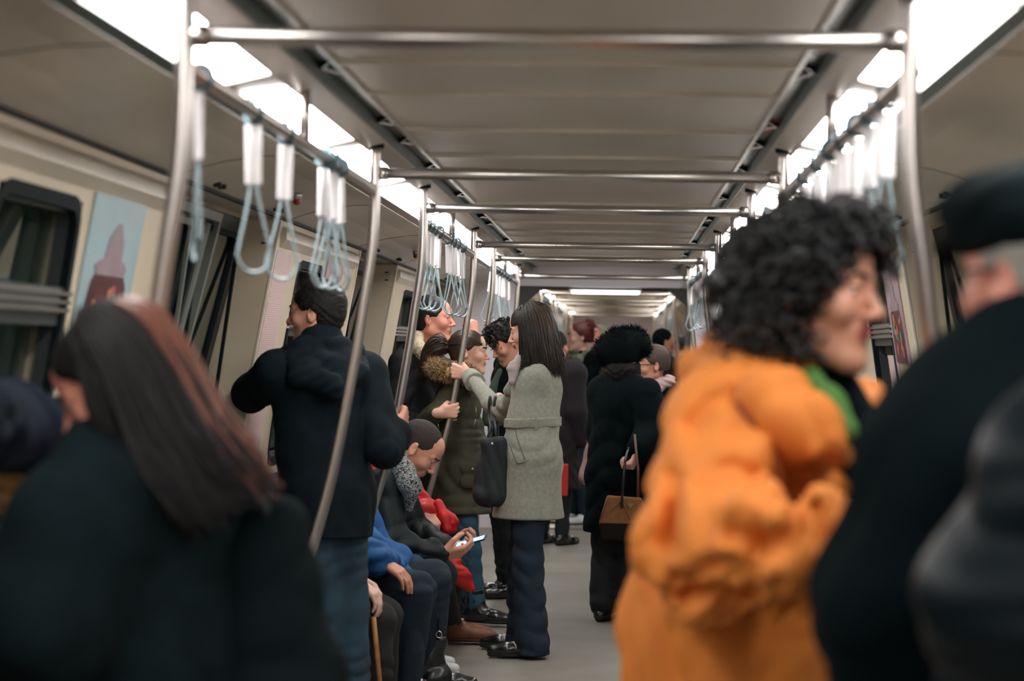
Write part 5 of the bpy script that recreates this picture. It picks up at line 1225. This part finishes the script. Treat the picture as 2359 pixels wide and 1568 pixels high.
def cane_person():
    J = sit(V(-1.10, 8.42, .52), (1, -.02), 1.55, .02); J.update(knR=at(866, 1432, 8.34), knL=at(880, 1420, 8.54), hiR=V(-1.05, 8.34, .50), hiL=V(-1.05, 8.5, .5), wrR=at(822, 1338, 8.22), wrL=at(820, 1326, 8.34), elR=V(-1.08, 8.2, .68), elL=V(-1.08, 8.6, .7))
    for s in 'LR': J['an'+s] = J['kn'+s]+V(.0, 0, 0); J['an'+s][2] = .075; J['t'+s] = J['an'+s]+V(.14, 0, -.05)
    J['hf'] = unit(V(1, 0, -.2))
    h1 = hand(J, 'R', (.75, .10, -.55), (-.4, .2, -.8), curl=(.5, .5, .4), hs=.98, thumb=.2); h2 = hand(J, 'L', (.8, -.25, -.35), (-.2, -.2, -.9), curl=(.5, .6, .4), hs=.98)
    o = body(J, 'person', 'seated person in dark clothes with folded hands and red cuffs, behind the standing man', SK_D, vox=.005, hands=[h1, h2])
    S = Solid(); top_prims(S, J, ease=.01, hem=.48, q=.88); S.wave(folds(.008, .1, 3)); clothe(o, 'coat', S, M_BLK, .008)
    m = Solid(); cd = unit(J['elR']-J['wrR']); m.rc(J['wrR'], J['wrR']+cd*.05, .036, .04); m.rc(J['wrL'], J['wrL']+cd*.05, .034, .036); clothe(o, 'red_cuff', m, mat('red_knit', srgb(190, 44, 40), .9, bump=.4, bscale=200), .005, 'red knitted cuff')
    clothe(o, 'hair', hair_cap(J, 1, 0, low=-.05), M_HAIRG, .008)
    S = Solid(); leg_prims(S, J, (.094, .076, .064), hemup=0); S.wave(folds(.006, .1, 3)); clothe(o, 'trousers', S, mat('dark_brown_cloth', (.014, .013, .014), .9, bump=.3, bscale=200), .007); shoes(o, J, M_SHOE, M_SOLE, .008)
    a = at(868, 1500, 8.20); b = V(a[0]+.03, 8.20, .01); top = a+(a-b)*.5
    t = empty('walking_cane', tuple(b)); t['_o'] = tuple(map(float, b)); tag(t, 'light brown wooden walking cane beside the seated dark trousers', 'cane')
    MB().tube([b, a, top], .010, 10).build('shaft', mat('cane_wood', srgb(168, 112, 62), .4, var=.2, vscale=30), t, True); MB().tube([b, b+V(0, 0, .03)], .013, 10).build('rubber_tip', M_BLACK, t, True)
cane_person()
# black handbag on the floor
c0 = at(985, 1530, 9.0); c0[2] = 0
S = Solid(); S.rc(c0+V(-.05, 0, .06), c0+V(.05, 0, .06), .058, .058, .02); S.rc(c0+V(-.045, 0, .20), c0+V(.045, 0, .20), .040, .040, .03); S.rc(c0+V(0, 0, .05), c0+V(0, 0, .2), .085, .06, .02, (0, 1, 0), .7); S.clip(c0+V(0, 0, .003), (0, 0, -1)); S.wave(folds(.004, .08, 4))
t = link('handbag', S.mesh('b', .006), mat('black_patent', (.008, .010, .011), .35, coat=.3), None, tuple(c0)); t['_o'] = tuple(map(float, c0)); tag(t, 'black leather handbag with silver rings on the floor by the seated knees', 'handbag')
for dy in (-.04, .04):
    m = MB(); m.tube(catmull([c0+V(-.05, dy, .22), c0+V(-.045, dy, .32), c0+V(0, dy*.6, .37), c0+V(.045, dy, .32), c0+V(.05, dy, .22)], 5), .006, 8); m.build('handle', M_SHOE, t, True)
for dx in (-.05, .05):
    m = MB(); m.tube([c0+V(dx+.012*math.cos(a), -.048, .245+.014*math.sin(a)) for a in [2*PI*k/12 for k in range(12)]], .003, 6, closed=True); m.build('ring', M_SILVER, t, True)

# ---- 9. the crowd further down the aisle
def figure(label, base, f, H, outfit, top_m, hem=.85, hair_m=M_HAIRD, skinm=SK_B, hf=None, hs=1.0, male=False, over=None, vox=.008, legs_m=M_TROU, shoe_m=M_SHOE, extra=None, hair=None, low=-.06, ease=0.0, flare=1.0, boot=0.0, hands=None, ears=True, brow=None, legr=(.085, .062, .052), gname=None, front=.0):
    J = skel(base, f, H)
    if over:
        for k_, v_ in over.items(): J[k_] = np.array(v_, float)
    J['hf'] = unit(V(*(hf if hf is not None else (f[0], f[1], 0))))
    hh = [fn(J) for fn in hands] if hands else None
    o = body(J, 'person', label, skinm, hs=hs, male=male, vox=vox, hands=hh, brow=brow, eyes=vox < .0075, group=gname)
    S = Solid(); top_prims(S, J, ease=ease, hem=hem, q=.84, flare=flare, bulk=1.0 if male else .95); S.wave(folds(.008, .12, int(H*100) % 50)); clothe(o, outfit, S, top_m, vox)
    if hair is None: clothe(o, 'hair', hair_cap(J, hs, 0, low=low, front=front), hair_m, vox*.8)
    else: hair(o, J)
    S = Solid(); leg_prims(S, J, legr); S.wave(folds(.005, .1, 3)); clothe(o, 'trousers', S, legs_m, vox+.002)
    shoes(o, J, shoe_m, M_SOLE, .008, boot=boot, name='boot' if boot else 'shoe')
    if extra: extra(o, J)
    return o, J
# curly man behind the woman in grey
def ex(o, J):
    S = Solid(); n = J['neck']; S.chain([n+V(-.04, -.08, -.02), n+V(-.10, -.08, -.16), n+V(-.12, -.08, -.30)], [.03, .035, .03]); clothe(o, 'green_shirt', S, mat('moss_green', srgb(66, 80, 64), .9), .007, 'dull green shirt front')
def curly_short(o, J):
    S = hair_cap(J, 1.0, .004, low=-.045, noise=(.006, .028), front=-.004); R = face_frame(J); c = J['head']
    cells = [(c+R@V(0, -.02, .06), .085), (c+R@V(.03, .04, .085), .045), (c+R@V(-.03, .04, .085), .045), (c+R@V(0, -.07, .04), .07)]
    link('hair', join_meshes('h', [S.mesh('h', .006), tubes_mesh('t', curls(None, R, cells, 260, .0045, 4, L=.04, turn=1.4))]), M_HAIRD, o)
b = at(1172, 1380, 12.5)
figure('man with short curly dark hair bending his head behind the woman in grey', (b[0], 12.5), (-.9, -.35), 1.68, 'jacket', M_BLK, hf=(-.80, -.35, -.55), skinm=SK_B, male=True, vox=.006, hair=curly_short, brow=(.01, .01, .01), over=dict(head=at(1168, 790, 12.4), neck=at(1172, 852, 12.5)), extra=ex, legr=(.09, .07, .06))
# lady in the black fur hat
def hat(o, J):
    R = face_frame(J); c = J['head']
    S = Solid(); cells = [(c+V(-.02, 0, .095), .112), (c+V(.04, .02, .115), .092), (c+V(-.08, .0, .07), .085), (c+V(.072, .02, .095), .070), (c+V(-.02, 0, .045), .105)]
    for q, r_ in cells: S.el(q, V(r_, r_, r_*.82), None, .03)
    ch = [(q, q+V(.001, 0, 0), r_*.88, r_*.88) for q, r_ in cells]
    cap = link('fur_hat', join_meshes('h', [S.mesh('h', .007), tubes_mesh('t', fur(ch, 7000, .034, 3, .0018))]), mat('black_fur', (.003, .006, .007), .95, spec=.1), o)
    S = Solid(); S.el(c+V(-.01, .0, -.03), V(.095, .10, .085), None, .03); S.rc(c+V(.04, .01, -.02), c+V(.07, .02, -.145), .045, .028, .03); S.rc(c+V(-.03, -.03, -.03), c+V(-.02, -.02, -.13), .06, .05, .03); S.wave(folds(.004, .03, 4)); clothe(o, 'hair', S, M_HAIRD, .006)
    n = J['neck']; S = Solid(); S.chain([at(1468, 878, 11.36), at(1490, 898, 11.33), at(1512, 926, 11.31)], [.014, .020, .016]); clothe(o, 'white_scarf', S, mat('white_knit', srgb(218, 208, 206), .9, bump=.4, bscale=150), .006, 'white knitted scarf edge')
b = at(1425, 1420, 11.45); hx, hy = b[0], 11.45
o, J = figure('woman in black fur hat and long black coat carrying a tan handbag, back turned', (hx, hy), (.45, .89), 1.54, 'long_coat', M_BLK, hem=z_at(1225, 11.45), skinm=SK_A, hf=(.62, .75, -.05), vox=.0065, hair=hat, ease=.028, flare=1.15, boot=.30, legr=(.10, .085, .078),
    over=dict(head=at(1437, 838, 11.45), neck=at(1440, 890, 11.45), chest=at(1438, 940, 11.45), waist=at(1432, 1020, 11.45), pelvis=at(1428, 1090, 11.45), shL=at(1392, 905, 11.5), shR=at(1486, 915, 11.36), elR=at(1500, 990, 11.28), wrR=at(1470, 1040, 11.15), elL=at(1385, 1000, 11.55), wrL=at(1400, 1060, 11.7)), hands=[lambda J: hand(J, 'R', (-.4, -.1, -.9), (-.7, .2, 0), curl=(1.2, 1.2, .8))])
# her handbag
def ringtri(m, P_, r): m.tube(P_, r, 6, closed=True)
hb = at(1432, 1195, 11.12); m = MB()
def HB(px, py, d): return at(px, py, d)
fr, bk_ = 11.06, 11.20
outl = [(1398, 1140), (1478, 1146), (1500, 1202), (1496, 1246), (1386, 1240), (1380, 1200)]
v = [at(x, y, fr) for x, y in outl]+[at(x, y, bk_) for x, y in outl]; n = len(outl)
m.add(v, [tuple(range(n)), tuple(range(2*n-1, n-1, -1))]+[(i, (i+1) % n, n+(i+1) % n, n+i) for i in range(n)])
M_TAN = mat('tan_suede', srgb(138, 92, 54), .8, var=.15, vscale=30, bump=.3, bscale=300)
t = m.build('handbag', M_TAN, None, False, origin=tuple(hb), bevel=.012); t['_o'] = tuple(map(float, hb)); tag(t, 'tan suede handbag with dark base and triangular metal badge, held by the hatted woman', 'handbag')
m = MB(); outl = [(1381, 1203), (1500, 1206), (1498, 1249), (1385, 1243)]; v = [at(x, y, fr-.004) for x, y in outl]+[at(x, y, bk_+.004) for x, y in outl]; m.hexa(v); m.build('dark_base', mat('dark_brown_leather', (.010, .007, .006), .8, spec=.2), t, bevel=.008)
m = MB(); m.tube([at(1432, 1170, fr-.008), at(1435, 1120, fr-.02), at(1440, 1062, fr-.02), at(1448, 1030, fr+.02)], .007, 8); m.build('handle', M_SHOE, t, True); m = MB(); m.tube([at(1470, 1145, fr-.008), at(1470, 1080, fr+.02), at(1462, 1000, fr+.06)], .007, 8); m.build('handle', mat('red_brown_leather', srgb(96, 52, 44), .5), t, True)
for a, b in (((1400, 1142), (1382, 1198)), ((1432, 1150), (1452, 1200)), ((1432, 1150), (1405, 1180))):
    m = MB(); m.tube([at(*a, fr-.003), at(*b, fr-.003)], .003, 6); m.build('seam_piping', M_TAN, t, True)
m = MB(); tri = [(1444, 1158), (1462, 1160), (1452, 1170)]; m.add([at(*p, fr-.002) for p in tri]+[at(*p, fr-.008) for p in tri], [(0, 1, 2), (5, 4, 3), (0, 1, 4, 3), (1, 2, 5, 4), (2, 0, 3, 5)]); m.build('triangle_badge', mat('antique_gold', srgb(150, 130, 90), .35, .7), t)
# person in pink coat behind the hat
def pinkx(o, J):
    S = Solid(); S.chain([at(1392, 925, 12.95), at(1372, 1010, 12.92), at(1352, 1100, 12.9)], [.022, .045, .050], .02); S.wave(folds(.008, .1, 3)); clothe(o, 'coat_sleeve', S, mat('dusty_pink', srgb(190, 150, 150), .85), .008)
b = at(1425, 1300, 13.0)
figure('person in pale pink coat mostly hidden behind the woman in the fur hat', (b[0], 13.0), (-.3, .95), 1.52, 'pink_coat', mat('dusty_pink', srgb(190, 150, 150), .85, bump=.3, bscale=200), hem=z_at(1112, 13), ease=.035, flare=1.25,
       over=dict(head=at(1462, 800, 13.1), neck=at(1445, 870, 13.05), shL=at(1412, 925, 13), shR=at(1485, 920, 13.1), elL=at(1390, 1010, 12.95), wrL=at(1375, 1085, 12.9)), legr=(.09, .06, .05), extra=pinkx)
# glasses woman
def gl(o, J):
    R = face_frame(J); c = J['head']
    for sx in (-1, 1):
        MB().tube([c+R@V(sx*.034+.023*math.cos(a), .098-.012*abs(math.cos(a)), .004+.018*math.sin(a)) for a in [2*PI*k/14 for k in range(14)]], .0024, 6, closed=True).build('glasses_rim', M_SEAM, o, True)
        MB().tube([c+R@V(sx*.058, .090, .010), c+R@V(sx*.080, -.01, .010)], .0022, 6).build('glasses_arm', M_SEAM, o, True)
    n = J['neck']; S = Solid(); S.chain([n+V(-.07, -.08, .05), n+V(-.02, -.11, .0), n+V(.07, -.09, .03)], [.04, .05, .04]); S.rc(n+V(-.10, -.06, -.02), n+V(-.08, -.09, -.10), .05, .04); S.wave(folds(.008, .05, 3)); clothe(o, 'pink_scarf', S, mat('pale_pink_knit', srgb(206, 176, 176), .9, bump=.4, bscale=120), .006, 'pale pink scarf')
b = at(1512, 1330, 12.7)
figure('short haired woman with glasses and pink scarf facing left beside the fur hat', (b[0], 12.7), (-.9, -.3), 1.50, 'jacket', M_BLK, hf=(-.95, -.30, -.05), skinm=SK_B, vox=.006, hair_m=mat('hair_ash', srgb(74, 56, 46), .6, bump=.5, bscale=200), low=-.03, over=dict(head=at(1499, 842, 12.5), neck=at(1512, 890, 12.6)), extra=gl, brow=(.03, .02, .01))
# dark plum coat behind the woman in grey
b = at(1292, 1240, 15.9)
figure('person in long plum black coat and heeled boots behind the woman in grey', (b[0]-.06, 15.9), (.5, .85), 1.58, 'long_coat', mat('plum_wool', (.016, .012, .018), .9, bump=.3, bscale=200), hem=.42, ease=.03, flare=1.1, boot=.25, vox=.009)
# red haired woman
def redh(o, J):
    R = face_frame(J); c = J['head']
    S = hair_cap(J, 1.0, .003, low=-.04, front=-.01); S.el(c+R@V(0, -.085, .085), V(.052, .052, .052), None, .03); S.rc(c+R@V(0, -.10, .02), c+R@V(0, -.11, -.10), .04, .02, .03)
    cells = [(c+R@V(0, -.085, .09), .055)]
    link('hair', join_meshes('h', [S.mesh('h', .007), tubes_mesh('t', curls(None, R, cells, 90, .0045, 4, L=.04, turn=1))]), M_HAIRR, o)
    n = J['neck']; ring = [n+V(.04, -.14, .02), n+V(.14, -.06, -.03), n+V(.10, .08, .0), n+V(-.06, .09, -.02), n+V(-.11, -.06, -.04), n+V(-.02, -.15, -.02)]
    ch = [(ring[i], ring[i+1], .045, .045) for i in range(5)]; S = Solid(); S.chain(ring, [.045]*6)
    link('fur_hood', join_meshes('f', [S.mesh('f', .008), tubes_mesh('t', fur(ch, 700, .045, 3, .0040))]), mat('fur_grey_green', srgb(112, 112, 96), .9, var=.5, vscale=40), o)
b = at(1330, 1200, 17.75)
figure('red haired woman with fur hood standing in the gangway, looking left, white shoes', (b[0], 17.75), (-.8, -.5), 1.70, 'jacket', M_BLK, hem=.78, skinm=SK_A, hf=(-.92, -.35, .02), vox=.007, hair=redh, ease=.015, legs_m=M_JEAN, shoe_m=M_WHITE, over=dict(head=at(1332, 777, 17.75), neck=at(1342, 822, 17.75), wrL=at(1335, 915, 17.4), elL=at(1350, 900, 17.55)), hands=[lambda J: hand(J, 'L', (-.7, 0, .4), (0, .4, -.5), curl=(.9, .9, .6))], brow=(.05, .02, .01), legr=(.085, .060, .052))
# far people in the next carriage
far = [((1376, 21.5), 1.70, (-.6, -.8), SK_C, M_HAIRG, (.05, .03, .03), 'man with reddish face in the next carriage, behind the red haired woman'),
       ((1522, 20.3), 1.66, (.9, .3), SK_B, M_BLK, (.012, .018, .02), 'person in dark knitted hat far down by the right poles'),
       ((1566, 23.5), 1.62, (-.4, .9), SK_B, M_HAIRD, (.010, .018, .03), 'small dark clad figure furthest right in the next carriage'),
       ((1408, 25.0), 1.72, (.2, .98), SK_B, M_HAIRD, (.02, .018, .02), 'distant figure in the next carriage left of the fur hat'),
       ((1452, 27.0), 1.74, (-.1, .99), SK_C, M_HAIRD, (.012, .016, .02), 'most distant figure, in the middle of the next carriage')]
for (px, d), H, f, sk_, hm, cc, lab in far:
    b = at(px, 1100, d)
    figure(lab, (b[0], d), f, H, 'coat', mat('far_cloth_%d' % px, cc, .9), hem=.5, skinm=sk_, hair_m=hm, vox=.011, low=-.04, ease=.02)

c0 = at(1294, 1100, 15.65); m = MB(); m.box(c0-V(.05, .06, .13), c0+V(.045, .06, .10)); t = m.build('shopping_bag', mat('red_paper', srgb(196, 44, 38), .6), None, False, origin=tuple(c0), bevel=.006); t['_o'] = tuple(map(float, c0)); tag(t, 'small red shopping bag carried beside the plum coat behind the woman in grey', 'bag')
m = MB(); m.tube(catmull([c0+V(-.03, 0, .10), c0+V(-.02, 0, .17), c0+V(.015, 0, .17), c0+V(.025, 0, .10)], 4), .004, 6); m.build('handle', M_SHOE, t, True)
